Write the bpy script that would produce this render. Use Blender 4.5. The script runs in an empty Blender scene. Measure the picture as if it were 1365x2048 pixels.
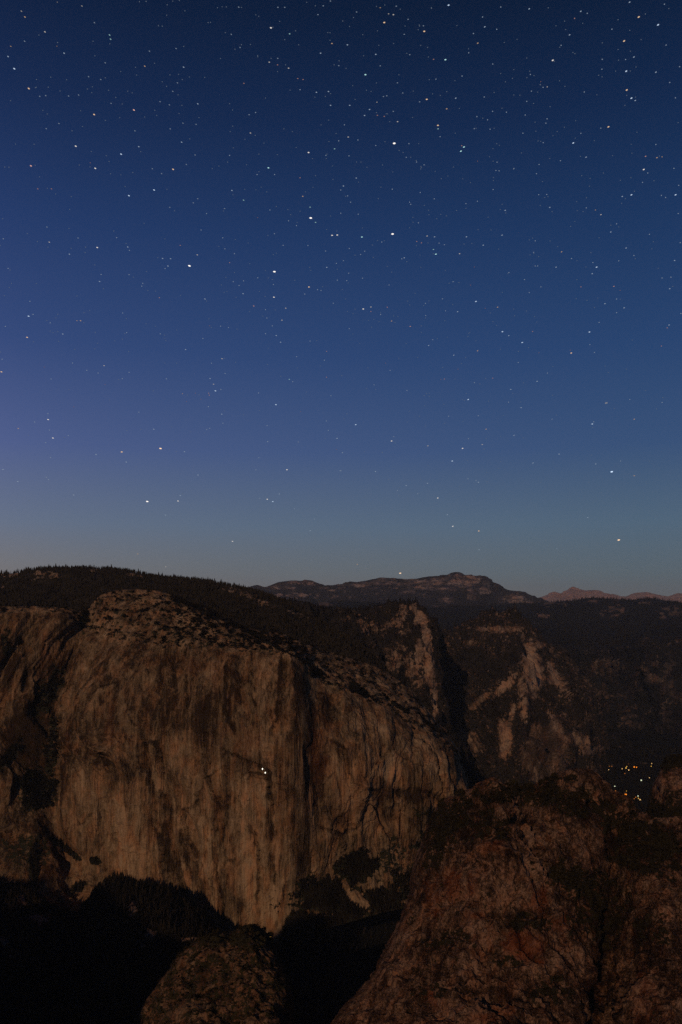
import bpy, math, random
import numpy as np
random.seed(4); RNG = np.random.default_rng(7)
SC = bpy.context.scene; COL = SC.collection
F, CX, HY = 1593.0, 682.5, 1215.0        # focal length and horizon of the 1365 x 2048 photograph, in its pixels

# ---------------------------------------------------------------- camera, sky, moonlight, exposure
cam_d = bpy.data.cameras.new('camera'); cam = bpy.data.objects.new('camera', cam_d); COL.objects.link(cam); SC.camera = cam
cam_d.sensor_fit = 'VERTICAL'; cam_d.sensor_height = 36.0; cam_d.lens = 36.0 * F / 2048.0
cam_d.shift_y = (HY - 1024.0) / 2048.0; cam_d.clip_start = 0.5; cam_d.clip_end = 400000.0
cam.location = (0, 0, 0); cam.rotation_euler = (math.pi / 2, 0, 0)

SUN_AZ, SUN_EL = 20.0, 22.0              # the low moon stands behind the viewer, to the left
sun_d = bpy.data.lights.new('moonlight', 'SUN'); sun = bpy.data.objects.new('moonlight', sun_d); COL.objects.link(sun)
sun_d.energy = 1.28; sun_d.angle = math.radians(0.6); sun_d.color = (1.0, 0.69, 0.44)
az, el = math.radians(SUN_AZ), math.radians(SUN_EL)
SDIR = np.array([-math.sin(az) * math.cos(el), -math.cos(az) * math.cos(el), math.sin(el)])
import mathutils
sun.rotation_euler = mathutils.Vector(SDIR).to_track_quat('Z', 'Y').to_euler()

def srgb(r, g, b):
    f = lambda c: (c / 255) / 12.92 if c / 255 <= 0.04045 else ((c / 255 + 0.055) / 1.055) ** 2.4
    return (f(r), f(g), f(b), 1.0)

world = bpy.data.worlds.new('World'); SC.world = world; world.use_nodes = True
nt = world.node_tree; N = nt.nodes; Lk = nt.links
bg = N['Background']; bg.inputs['Strength'].default_value = 1.0
tc = N.new('ShaderNodeTexCoord'); sep = N.new('ShaderNodeSeparateXYZ'); Lk.new(tc.outputs['Generated'], sep.inputs[0])
def sky_ramp(stops):
    r = N.new('ShaderNodeValToRGB'); r.color_ramp.interpolation = 'LINEAR'
    while len(r.color_ramp.elements) > 1: r.color_ramp.elements.remove(r.color_ramp.elements[0])
    for i, (p, c) in enumerate(stops):
        e = r.color_ramp.elements[0] if i == 0 else r.color_ramp.elements.new(p)
        e.position = p; e.color = srgb(*c)
    Lk.new(sep.outputs['Z'], r.inputs[0]); return r
# elevation ramps (position = sine of the elevation) for the brighter north-west and the darker east side of the sky
rl = sky_ramp([(0.0, (142, 124, 116)), (0.05, (126, 124, 127)), (0.10, (108, 119, 142)), (0.19, (84, 98, 147)), (0.30, (56, 76, 127)),
               (0.42, (38, 60, 108)), (0.52, (24, 43, 82)), (0.60, (14, 31, 62)), (1.0, (7, 16, 38))])
rr = sky_ramp([(0.0, (100, 100, 98)), (0.04, (90, 104, 112)), (0.10, (80, 103, 124)), (0.19, (55, 82, 122)), (0.30, (39, 68, 112)),
               (0.42, (27, 54, 95)), (0.52, (17, 39, 74)), (0.60, (10, 28, 55)), (1.0, (4, 14, 32))])
az_ = N.new('ShaderNodeMath'); az_.operation = 'ARCTAN2'; Lk.new(sep.outputs['X'], az_.inputs[0]); Lk.new(sep.outputs['Y'], az_.inputs[1])
mr = N.new('ShaderNodeMapRange'); mr.interpolation_type = 'LINEAR'; Lk.new(az_.outputs[0], mr.inputs['Value'])
mr.inputs['From Min'].default_value = -0.43; mr.inputs['From Max'].default_value = 0.36
ab = N.new('ShaderNodeMath'); ab.operation = 'POWER'; Lk.new(mr.outputs[0], ab.inputs[0]); ab.inputs[1].default_value = 0.5
mx = N.new('ShaderNodeMix'); mx.data_type = 'RGBA'; Lk.new(ab.outputs[0], mx.inputs[0]); Lk.new(rl.outputs[0], mx.inputs[6]); Lk.new(rr.outputs[0], mx.inputs[7])
Lk.new(mx.outputs[2], bg.inputs['Color'])

SC.render.engine = 'CYCLES'; SC.cycles.max_bounces = 4; SC.cycles.diffuse_bounces = 2; SC.cycles.volume_bounces = 0
SC.cycles.use_denoising = False
SC.view_settings.view_transform = 'Standard'; SC.view_settings.look = 'None'; SC.view_settings.exposure = 0.0; SC.view_settings.gamma = 1.0

# ---------------------------------------------------------------- noise
def _h(ix, iy, iz, seed):
    h = (ix * 374761393 + iy * 668265263 + iz * 2147483647 + seed * 974634777) & 0xffffffff
    h = ((h ^ (h >> 13)) * 1274126177) & 0xffffffff
    h = ((h ^ (h >> 15)) * 2246822519) & 0xffffffff
    return h ^ (h >> 16)
_G = np.array([(1,1,0),(-1,1,0),(1,-1,0),(-1,-1,0),(1,0,1),(-1,0,1),(1,0,-1),(-1,0,-1),(0,1,1),(0,-1,1),(0,1,-1),(0,-1,-1)], float)
def perlin(x, y, z, seed=0):
    x = np.asarray(x, float); y = np.asarray(y, float) + 0 * x; z = np.asarray(z, float) + 0 * x
    xi = np.floor(x).astype(np.int64); yi = np.floor(y).astype(np.int64); zi = np.floor(z).astype(np.int64)
    xf, yf, zf = x - xi, y - yi, z - zi
    fd = lambda t: t * t * t * (t * (t * 6 - 15) + 10)
    u, v, w = fd(xf), fd(yf), fd(zf); out = 0
    for dx in (0, 1):
        wx = u if dx else 1 - u
        for dy in (0, 1):
            wy = v if dy else 1 - v
            for dz in (0, 1):
                wz = w if dz else 1 - w
                g = _G[_h(xi + dx, yi + dy, zi + dz, seed) % 12]
                out = out + wx * wy * wz * (g[..., 0] * (xf - dx) + g[..., 1] * (yf - dy) + g[..., 2] * (zf - dz))
    return out
def fbm(x, y, z, o=4, seed=0, gain=0.5):
    s, a = 0, 1.0
    for i in range(o):
        s = s + a * perlin(x, y, z, seed + i * 17); x, y, z = x * 2.03, y * 2.03, z * 2.03; a *= gain
    return s
def ridged(x, y, z, o=3, seed=0):
    s, a = 0, 1.0
    for i in range(o):
        s = s + a * (1 - 2.4 * np.abs(perlin(x, y, z, seed + i * 13))); x, y, z = x * 2.1, y * 2.1, z * 2.1; a *= 0.5
    return s
sstep = lambda a, b, t: (lambda q: q * q * (3 - 2 * q))(np.clip((t - a) / (b - a), 0, 1))

# ---------------------------------------------------------------- helpers
def pchip(P, us):
    """monotone cubic along axis 0 at fractional indices us"""
    m = P.shape[0]; d = np.diff(P, axis=0); s = np.zeros_like(P)
    a, b = d[:-1], d[1:]
    with np.errstate(divide='ignore', invalid='ignore'):
        hm = np.where(a * b > 0, 2 * a * b / (a + b), 0.0)
    s[1:-1] = hm; s[0] = d[0]; s[-1] = d[-1]
    i = np.clip(np.floor(us).astype(int), 0, m - 2); t = (us - i).reshape((-1,) + (1,) * (P.ndim - 1))
    return ((1 + 2 * t) * (1 - t) ** 2) * P[i] + (t * (1 - t) ** 2) * s[i] + (t * t * (3 - 2 * t)) * P[i + 1] + (t * t * (t - 1)) * s[i + 1]
def world_pt(x, y, Y):
    return np.stack([(x - CX) / F * Y, Y, -(y - HY) / F * Y], -1)
def pix(P):
    return CX + F * P[..., 0] / P[..., 1], HY - F * P[..., 2] / P[..., 1]
def patch(cols, nu, nv, vseg):
    """cols: columns of knots (x, y, distance) -> dense grid of real 3-D points; vseg: share of the rows in each knot interval"""
    P = np.array(cols, float)
    L = np.concatenate([[0], np.cumsum(np.hypot(*(np.diff(P[:, 1:], axis=0)[..., :2].mean(1).T)) + 1e-3)])
    us = np.interp(np.linspace(0, L[-1], nu), L, np.arange(len(L)))
    vs = np.interp(np.linspace(0, 1, nv), np.concatenate([[0], np.cumsum(vseg)]) / sum(vseg), np.arange(P.shape[1]))
    Q = pchip(P, us); Q = np.swapaxes(pchip(np.swapaxes(Q, 0, 1), vs), 0, 1)
    W = world_pt(Q[..., 0], Q[..., 1], Q[..., 2])
    V = np.broadcast_to(vs, W.shape[:2]); U = np.broadcast_to(us[:, None], W.shape[:2])
    return W, U, V
def normals(W):
    du = np.gradient(W, axis=0); dv = np.gradient(W, axis=1)
    n = np.cross(dv, du); n /= np.linalg.norm(n, axis=-1, keepdims=True) + 1e-9
    return n
def seg_dist(x, y, pts, R=90):
    """distance to a polyline, signed side (+ right of its direction); only worked out within R of it"""
    xs_, ys_ = [p[0] for p in pts], [p[1] for p in pts]
    k = (x > min(xs_) - R) & (x < max(xs_) + R) & (y > min(ys_) - R) & (y < max(ys_) + R)
    b, sd = np.full(x.shape, 1e4), np.zeros(x.shape); b[k], sd[k] = _seg(x[k], y[k], pts); return b, sd
def _seg(x, y, pts):
    best = np.full(x.shape, 1e9); side = np.zeros(x.shape)
    for (ax, ay), (bx, by) in zip(pts[:-1], pts[1:]):
        vx, vy = bx - ax, by - ay; l2 = vx * vx + vy * vy
        t = np.clip(((x - ax) * vx + (y - ay) * vy) / l2, 0, 1)
        dx, dy = x - (ax + t * vx), y - (ay + t * vy); d = np.hypot(dx, dy)
        m = d < best; best = np.where(m, d, best); side = np.where(m, np.sign(vx * dy - vy * dx), side)
    return best, side
def blob(x, y, cx, cy, rx, ry, ang=0, soft=0.35, jag=0.35, seed=0, js=22.0):
    R = max(rx, ry) * (1.35 + jag); k = (np.abs(x - cx) < R) & (np.abs(y - cy) < R); out = np.zeros(x.shape)
    if k.any(): out[k] = _blob(x[k], y[k], cx, cy, rx, ry, ang, soft, jag, seed, js)
    return out
def _blob(x, y, cx, cy, rx, ry, ang, soft, jag, seed, js):
    c, s = math.cos(math.radians(ang)), math.sin(math.radians(ang))
    u = ((x - cx) * c + (y - cy) * s) / rx; v = (-(x - cx) * s + (y - cy) * c) / ry
    d = np.hypot(u, v) + jag * fbm(x / js, y / js, seed * 3.1, 4, seed)
    return 1 - sstep(1 - soft, 1 + soft * 0.4, d)

def mesh_obj(name, verts, faces, mat, parent=None, smooth=False, attrs=None):
    """faces: (n, k) int array"""
    verts = np.ascontiguousarray(verts, np.float32); faces = np.ascontiguousarray(faces, np.int32)
    me = bpy.data.meshes.new(name); k = faces.shape[1]
    me.vertices.add(len(verts)); me.vertices.foreach_set('co', verts.ravel())
    me.loops.add(faces.size); me.loops.foreach_set('vertex_index', faces.ravel())
    me.polygons.add(len(faces)); me.polygons.foreach_set('loop_start', np.arange(0, faces.size, k, dtype=np.int32))
    me.polygons.foreach_set('loop_total', np.full(len(faces), k, np.int32))
    me.polygons.foreach_set('use_smooth', np.full(len(faces), smooth, bool))
    me.update(calc_edges=True)
    for an, av in (attrs or {}).items():
        a = me.attributes.new(an, 'FLOAT_COLOR', 'POINT'); a.data.foreach_set('color', np.ascontiguousarray(av, np.float32).ravel())
    if mat: me.materials.append(mat)
    o = bpy.data.objects.new(name, me); COL.objects.link(o)
    if parent: o.parent = parent
    return o
def tag(o, label=None, cat=None, group=None, kind=None):
    for k, v in (('label', label), ('category', cat), ('group', group), ('kind', kind)):
        if v: o[k] = v
    return o
def empty(name, loc, label, cat, group=None):
    o = bpy.data.objects.new(name, None); COL.objects.link(o); o.location = loc; o.empty_display_size = 5
    return tag(o, label, cat, group)
def grid_faces(nu, nv):
    i = np.arange((nu - 1) * (nv - 1)); a = (i // (nv - 1)) * nv + i % (nv - 1)
    return np.stack([a, a + nv, a + nv + 1, a + 1], -1)
def terrain(name, W, masks, mat, label):
    """masks: veg, dark, light, rust arrays on the grid"""
    nu, nv = W.shape[:2]; z = np.zeros((nu, nv))
    m = np.stack([np.clip(masks.get(k, z) + z, 0, 1) for k in ('veg', 'dark', 'light', 'rust')], -1)
    o = mesh_obj(name, W.reshape(-1, 3), grid_faces(nu, nv), mat, smooth=True, attrs={'mask': m.reshape(-1, 4)})
    return tag(o, label, None, None, 'structure')

# ---------------------------------------------------------------- materials
def rock_mat(name, dark, mid, light, veg=(0.018, 0.017, 0.009), s=1.0, stretch=9.0, rust=(0.16, 0.045, 0.015), kz=1.3, bump=1.0, vs=1.0, contrast=1.0, tilt=0.0):
    m = bpy.data.materials.new(name); m.use_nodes = True; t = m.node_tree; n = t.nodes; l = t.links
    b = n['Principled BSDF']; b.inputs['Roughness'].default_value = 0.95; b.inputs['Specular IOR Level'].default_value = 0.08
    g = n.new('ShaderNodeNewGeometry'); at = n.new('ShaderNodeAttribute'); at.attribute_name = 'mask'
    sp = n.new('ShaderNodeSeparateColor'); l.new(at.outputs['Color'], sp.inputs[0])
    def noise(sx, sz, det, seed, dist=0.0, rough=0.6):
        mp = n.new('ShaderNodeMapping'); mp.inputs['Scale'].default_value = (1 / sx, 1 / sx, 1 / sz); mp.inputs['Location'].default_value = (seed, seed * 2, seed * 3)
        mp.inputs['Rotation'].default_value = (0, tilt, 0)
        l.new(g.outputs['Position'], mp.inputs[0]); q = n.new('ShaderNodeTexNoise'); q.inputs['Scale'].default_value = 1
        q.inputs['Detail'].default_value = det; q.inputs['Roughness'].default_value = rough; q.inputs['Distortion'].default_value = dist
        l.new(mp.outputs[0], q.inputs['Vector']); return q.outputs['Fac']
    def math_(op, a, c, clamp=False):
        q = n.new('ShaderNodeMath'); q.operation = op; q.use_clamp = clamp
        for i, v in enumerate((a, c)):
            if isinstance(v, (int, float)): q.inputs[i].default_value = v
            else: l.new(v, q.inputs[i])
        return q.outputs[0]
    A = noise(70 * s, 70 * s * stretch, 5, 3.3, 0.6); B = noise(17 * s, 17 * s * stretch, 4, 7.7, 0.35); C = noise(55 * s, 60 * s, 7, 11.1, 0.9, 0.68)
    D = noise(260 * s, 200 * s, 4, 5.2, 0.5); K = noise(6.5 * s, 6.5 * s * kz, 3, 1.9)
    v = math_('ADD', math_('MULTIPLY', A, 1.1), math_('MULTIPLY', B, 1.0)); v = math_('ADD', v, math_('MULTIPLY', C, 0.7))
    v = math_('ADD', v, math_('MULTIPLY', D, 0.55)); v = math_('ADD', v, math_('MULTIPLY', K, 0.8))        
    G = noise(2.6 * s, 3.4 * s, 2, 33.0); v = math_('ADD', v, math_('MULTIPLY', math_('SUBTRACT', G, .5), .9))
    v = math_('MULTIPLY', math_('SUBTRACT', v, 2.075), 1.3 * contrast); v = math_('ADD', v, 0.5)
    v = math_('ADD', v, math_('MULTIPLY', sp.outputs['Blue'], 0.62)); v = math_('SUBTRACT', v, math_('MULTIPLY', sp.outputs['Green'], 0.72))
    r = n.new('ShaderNodeValToRGB'); r.color_ramp.elements[0].position = 0.0; r.color_ramp.elements[0].color = dark + (1,)
    r.color_ramp.elements[1].position = 1.0; r.color_ramp.elements[1].color = light + (1,)
    e = r.color_ramp.elements.new(0.45); e.color = mid + (1,); l.new(v, r.inputs[0])
    H = noise(33 * s, 33 * s * 2.5, 4, 15.2, 0.8)
    hue = n.new('ShaderNodeMix'); hue.data_type = 'RGBA'; hue.blend_type = 'MULTIPLY'; hue.inputs[7].default_value = (1.12, 0.86, 0.72, 1)
    l.new(math_('MULTIPLY', math_('SUBTRACT', H, 0.44), 5.0, True), hue.inputs[0]); l.new(r.outputs[0], hue.inputs[6])
    ru = n.new('ShaderNodeMix'); ru.data_type = 'RGBA'; ru.inputs[7].default_value = rust + (1,)
    l.new(math_('MULTIPLY', at.outputs['Alpha'], math_('ADD', math_('MULTIPLY', C, 1.6), -0.25), True), ru.inputs[0]); l.new(hue.outputs[2], ru.inputs[6])
    V1 = noise(13 * s * vs, 11 * s * vs, 4, 21.0, 0.4, 0.7)
    vf = math_('SUBTRACT', math_('ADD', math_('MULTIPLY', sp.outputs['Red'], 0.85), math_('MULTIPLY', V1, 2.2)), 1.46)
    vf = math_('MULTIPLY', vf, 11.0, True)
    ve = n.new('ShaderNodeMix'); ve.data_type = 'RGBA'; vc = n.new('ShaderNodeMix'); vc.data_type = 'RGBA'; vc.inputs[6].default_value = tuple(q * .45 for q in veg) + (1,); vc.inputs[7].default_value = tuple(q * 1.7 for q in veg) + (1,); l.new(math_('MULTIPLY', math_('SUBTRACT', V1, .36), 3.6, True), vc.inputs[0]); l.new(vc.outputs[2], ve.inputs[7]); l.new(vf, ve.inputs[0]); l.new(ru.outputs[2], ve.inputs[6])
    l.new(ve.outputs[2], b.inputs['Base Color'])
    bp = n.new('ShaderNodeBump'); bp.inputs['Strength'].default_value = 0.9; bp.inputs['Distance'].default_value = 7.0 * s * bump
    hb = math_('ADD', math_('MULTIPLY', B, 1.0), math_('MULTIPLY', C, 1.3)); hb = math_('ADD', hb, math_('MULTIPLY', K, 1.1)); hb = math_('ADD', hb, math_('MULTIPLY', G, .35)); hb = math_('ADD', hb, math_('MULTIPLY', vf, 0.25))
    l.new(hb, bp.inputs['Height']); l.new(bp.outputs[0], b.inputs['Normal'])
    return m
def flat_mat(name, c, var=0.5, scale=0.08, rough=0.95):
    m = bpy.data.materials.new(name); m.use_nodes = True; t = m.node_tree; n = t.nodes; l = t.links
    b = n['Principled BSDF']; b.inputs['Roughness'].default_value = rough; b.inputs['Specular IOR Level'].default_value = 0.05
    g = n.new('ShaderNodeNewGeometry'); q = n.new('ShaderNodeTexNoise'); q.inputs['Scale'].default_value = scale; q.inputs['Detail'].default_value = 4
    l.new(g.outputs['Position'], q.inputs['Vector']); r = n.new('ShaderNodeValToRGB')
    r.color_ramp.elements[0].position = 0.3; r.color_ramp.elements[1].position = 0.7
    r.color_ramp.elements[0].color = tuple(x * (1 - var) for x in c) + (1,); r.color_ramp.elements[1].color = tuple(x * (1 + var) for x in c) + (1,)
    l.new(q.outputs['Fac'], r.inputs[0]); l.new(r.outputs[0], b.inputs['Base Color']); return m
def glow_mat(name, c, st):
    m = bpy.data.materials.new(name); m.use_nodes = True; t = m.node_tree; t.nodes.clear()
    e = t.nodes.new('ShaderNodeEmission'); e.inputs[0].default_value = tuple(c) + (1,); e.inputs[1].default_value = st
    o = t.nodes.new('ShaderNodeOutputMaterial'); t.links.new(e.outputs[0], o.inputs[0]); m.cycles.emission_sampling = 'NONE'; return m

M_CAP = rock_mat('el_granite', (0.030, 0.018, 0.010), (0.165, 0.106, 0.060), (0.36, 0.240, 0.145), s=0.95, stretch=13, kz=14)
M_RIDGE = rock_mat('ridge_rock', (0.05, 0.032, 0.020), (0.15, 0.10, 0.065), (0.34, 0.24, 0.16), veg=(0.026, 0.020, 0.013), s=1.6, stretch=1.3)
M_SPUR = rock_mat('spur_rock', (0.040, 0.027, 0.021), (0.120, 0.080, 0.060), (0.32, 0.215, 0.15), veg=(0.018, 0.014, 0.011), s=1.5, stretch=3.0, contrast=1.2)
M_FAR = rock_mat('far_cliff_rock', (0.018, 0.014, 0.014), (0.045, 0.034, 0.030), (0.20, 0.135, 0.10), veg=(0.010, 0.009, 0.009), s=3.0, stretch=4.0, contrast=1.2)
M_MOUNT = rock_mat('mountain_rock', (0.05, 0.038, 0.036), (0.14, 0.105, 0.095), (0.42, 0.31, 0.26), veg=(0.026, 0.020, 0.020), s=9.0, stretch=0.45, contrast=1.1, bump=2.4)
M_PEAK = rock_mat('pale_peak_rock', (0.34, 0.22, 0.19), (0.46, 0.30, 0.26), (0.56, 0.38, 0.33), s=14.0, stretch=0.6, bump=2.0)
M_NEAR = rock_mat('near_granite', (0.014, 0.007, 0.004), (0.072, 0.038, 0.022), (0.25, 0.145, 0.092), veg=(0.016, 0.012, 0.005), s=0.5, stretch=2.6, rust=(0.17, 0.036, 0.009), contrast=1.35, bump=1.4)
M_DOME = rock_mat('dome_granite', (0.026, 0.014, 0.007), (0.095, 0.053, 0.029), (0.21, 0.125, 0.07), veg=(0.024, 0.019, 0.008), s=0.45, stretch=1.0, contrast=1.0)
M_TALUS = rock_mat('talus', (0.04, 0.026, 0.018), (0.11, 0.07, 0.05), (0.22, 0.14, 0.10), veg=(0.010, 0.008, 0.005), s=0.9, stretch=1.2)
M_FLOOR = flat_mat('valley_forest_floor', (0.010, 0.009, 0.007), 0.5, 0.01)
M_CON = flat_mat('conifer_needles', (0.024, 0.018, 0.011), 0.6, 0.03)
M_CON_D = flat_mat('dark_conifer_needles', (0.012, 0.009, 0.006), 0.6, 0.02)
M_OAK = flat_mat('bush_leaves', (0.022, 0.016, 0.007), 0.7, 0.05)
M_BARK = flat_mat('bark', (0.07, 0.045, 0.03), 0.3, 0.5)

# ---------------------------------------------------------------- vegetation shapes
def conifer_shape(seed, tiers=3, sides=6, w=0.17):
    r = np.random.default_rng(seed); V = []; Fc = []
    for i in range(tiers):
        z0 = 0.10 + 0.80 * i / tiers; z1 = min(1.0, z0 + 1.55 / tiers) if i < tiers - 1 else 1.0
        rad = w * (1 - 0.75 * i / tiers); b = len(V)
        for k in range(sides):
            a = 2 * math.pi * (k + r.uniform(-.3, .3)) / sides; q = rad * r.uniform(0.55, 1.25)
            V.append((q * math.cos(a), q * math.sin(a), z0 + r.uniform(-.05, .05)))
        V.append((r.uniform(-.01, .01), r.uniform(-.01, .01), z1)); V.append((0, 0, z0 + 0.05))
        for k in range(sides):
            Fc.append((b + k, b + (k + 1) % sides, b + sides)); Fc.append((b + (k + 1) % sides, b + k, b + sides + 1))
    return np.array(V), np.array(Fc)
def small_conifer_shape(seed):
    r = np.random.default_rng(seed); V = []; Fc = []
    for z0, z1, rad in ((0.0, 0.72, 0.19), (0.42, 1.0, 0.11)):
        b = len(V)
        for k in range(5):
            a = 2 * math.pi * (k + r.uniform(-.3, .3)) / 5; q = rad * r.uniform(0.5, 1.35); V.append((q * math.cos(a), q * math.sin(a), z0 + r.uniform(-.04, .06)))
        V.append((r.uniform(-.02, .02), r.uniform(-.02, .02), z1))
        for k in range(5): Fc.append((b + k, b + (k + 1) % 5, b + 5))
    return np.array(V), np.array(Fc)
def bush_shape(seed, n=26):
    """a crown of leaf clumps: small tilted triangles spread through an uneven volume"""
    r = np.random.default_rng(seed); V = []; Fc = []
    lob = [(r.uniform(-.28, .28), r.uniform(-.28, .28), r.uniform(.25, .75), r.uniform(.18, .34)) for _ in range(4)]
    for i in range(n):
        cx, cy, cz, rd = lob[i % 4]; d = r.normal(size=3); d /= np.linalg.norm(d); c = np.array([cx, cy, cz]) + d * rd * r.uniform(.5, 1.0)
        t1 = np.cross(d, r.normal(size=3)); t1 /= np.linalg.norm(t1); t2 = np.cross(d, t1); q = r.uniform(.10, .2); b = len(V)
        V += [c + t1 * q, c - t1 * q * .6 + t2 * q, c - t1 * q * .5 - t2 * q]; Fc.append((b, b + 1, b + 2))
    return np.array(V), np.array(Fc)
CONS = [small_conifer_shape(s) for s in range(6)]; BIGC = [conifer_shape(s + 50, 4, 7) for s in range(5)]; BUSH = [bush_shape(s + 9) for s in range(6)]
BIGB = [bush_shape(s + 90, 60) for s in range(5)]
def scatter_mesh(name, pts, h, shapes, mat, label, cat, wid=1.0):
    """many small plants as one stuff mesh"""
    Vs, Fs, off = [], [], 0; which = RNG.integers(0, len(shapes), len(pts))
    for k, (sv, sf) in enumerate(shapes):
        I = np.nonzero(which == k)[0]
        if len(I) == 0: continue
        a = RNG.uniform(0, 6.283, len(I)); c, s = np.cos(a)[:, None], np.sin(a)[:, None]; hh = h[I][:, None]; ww = hh * wid * RNG.uniform(.8, 1.25, (len(I), 1))
        x = (sv[:, 0] * c - sv[:, 1] * s) * ww + pts[I, 0:1]; y = (sv[:, 0] * s + sv[:, 1] * c) * ww + pts[I, 1:2]; z = sv[:, 2] * hh + pts[I, 2:3]
        Vs.append(np.stack([x, y, z], -1).reshape(-1, 3)); Fs.append((sf[None] + (np.arange(len(I)) * len(sv))[:, None, None] + off).reshape(-1, 3)); off += len(I) * len(sv)
    return tag(mesh_obj(name, np.concatenate(Vs), np.concatenate(Fs), mat), label, cat, None, 'stuff')
def pick(W, weight, n, ymin=None):
    """n random points on a terrain grid, by weight x real area"""
    du = np.linalg.norm(np.gradient(W, axis=0), axis=-1); dv = np.linalg.norm(np.gradient(W, axis=1), axis=-1)
    p = (np.clip(weight, 0, None) * du * dv / (W[..., 1] ** 2) ** 0.5).ravel(); p = p / p.sum()
    i = RNG.choice(p.size, n, p=p); nv = W.shape[1]
    u = np.clip(i // nv, 0, W.shape[0] - 2); v = np.clip(i % nv, 0, nv - 2); a, b = RNG.random(n)[:, None], RNG.random(n)[:, None]
    return W[u, v] * (1 - a) * (1 - b) + W[u + 1, v] * a * (1 - b) + W[u, v + 1] * (1 - a) * b + W[u + 1, v + 1] * a * b

# ================================================================ LARGE STRUCTURE
# ---- valley floor reaching the horizon
gx = np.sinh(np.linspace(-6, 6, 161)) / np.sinh(6) * 48000; gy = np.concatenate([np.linspace(-8000, -4000, 4), np.linspace(-3500, 9000, 130), np.geomspace(9500, 56000, 26)])
FX, FY = np.meshgrid(gx, gy, indexing='ij'); FZ = -975 + 14 * fbm(FX / 500, FY / 500, 0.3, 4, 5)
tag(mesh_obj('valley_floor', np.stack([FX, FY, FZ], -1).reshape(-1, 3), grid_faces(*FX.shape)[:, ::-1], M_FLOOR, smooth=True),
    'black forested valley floor far below the cliffs', None, None, 'structure')

# ---- pale pink peaks on the horizon at the right
def profile_cols(pts, dist, drops, back=1.25):
    """columns from a crest outline: a knot behind the crest, the crest, then knots at (dy, distance factor)"""
    cols = []
    for x, y in pts:
        c = [(x, y + 14, dist * back), (x, y, dist)]
        for dy, df in drops: c.append((x, y + dy, dist * df))
        cols.append(c)
    return cols
pk = [(1030, 1205), (1078, 1196), (1095, 1191), (1108, 1187), (1122, 1190), (1135, 1183), (1147, 1177), (1158, 1181), (1172, 1182), (1190, 1182), (1215, 1190), (1250, 1193), (1264, 1188), (1278, 1185), (1292, 1186), (1312, 1190), (1335, 1194), (1365, 1188), (1420, 1184), (1500, 1196)]
W, U, V = patch(profile_cols(pk, 38000, [(14, .93), (30, .85), (60, .75)]), 420, 60, [1, 3, 3, 1])
n = normals(W); fade = sstep(1.0, 1.5, V)
W = W + n * (110 * fade * ridged(W[..., 0] / 1500, W[..., 1] / 1500, W[..., 2] / 1200, 4, 2))[..., None]; W[..., 2] += 12 * fbm(W[..., 0] / 350, W[..., 1] / 350, 0, 3, 4)
terrain('pale_peaks', W, {}, M_PEAK, 'pale pinkish bare granite peaks low on the far right horizon')

# ---- the long flat-topped massif
hf = [(440, 1185), (490, 1176), (515, 1170), (530, 1174), (545, 1169), (560, 1164), (590, 1161), (603, 1162), (612, 1160), (622, 1161), (635, 1166), (655, 1173), (675, 1173), (700, 1163), (712, 1164), (735, 1161), (750, 1158), (765, 1155), (790, 1158), (815, 1159), (835, 1157), (850, 1154), (870, 1152),
      (893, 1150), (900, 1147), (906, 1145), (915, 1144), (924, 1146), (932, 1150), (943, 1149), (948, 1151), (968, 1152), (974, 1157), (980, 1163), (1000, 1172), (1018, 1180), (1035, 1182), (1050, 1184), (1060, 1190), (1075, 1196), (1100, 1204), (1150, 1212), (1230, 1222)]
W, U, V = patch(profile_cols(hf, 21000, [(16, .94), (38, .84), (80, .68)]), 620, 130, [1, 4, 5, 3])
n = normals(W); fade = sstep(1.0, 1.4, V)
W = W + n * (190 * fade * fbm(W[..., 0] / 900, W[..., 1] / 1500, W[..., 2] / 700, 5, 12))[..., None]; W[..., 2] += 10 * fbm(W[..., 0] / 160, W[..., 1] / 160, 0, 3, 4)
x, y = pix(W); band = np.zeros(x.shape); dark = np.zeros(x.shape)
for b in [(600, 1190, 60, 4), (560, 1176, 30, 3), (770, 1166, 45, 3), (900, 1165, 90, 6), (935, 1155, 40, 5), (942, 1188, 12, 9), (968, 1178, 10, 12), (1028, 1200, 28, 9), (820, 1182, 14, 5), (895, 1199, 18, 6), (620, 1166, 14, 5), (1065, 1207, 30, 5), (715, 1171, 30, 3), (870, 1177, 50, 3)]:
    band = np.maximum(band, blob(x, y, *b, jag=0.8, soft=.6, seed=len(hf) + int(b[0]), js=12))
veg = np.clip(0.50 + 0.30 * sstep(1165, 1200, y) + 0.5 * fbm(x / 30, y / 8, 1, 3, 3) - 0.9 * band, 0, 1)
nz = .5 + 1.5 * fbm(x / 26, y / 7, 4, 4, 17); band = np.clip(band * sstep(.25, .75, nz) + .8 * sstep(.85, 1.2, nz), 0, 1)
terrain('far_mountains', W, {'veg': veg, 'light': 0.7 * band, 'dark': 0.35 * (1 - band)}, M_MOUNT, 'dark broad mountain massif with a notched flat summit on the horizon')

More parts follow.
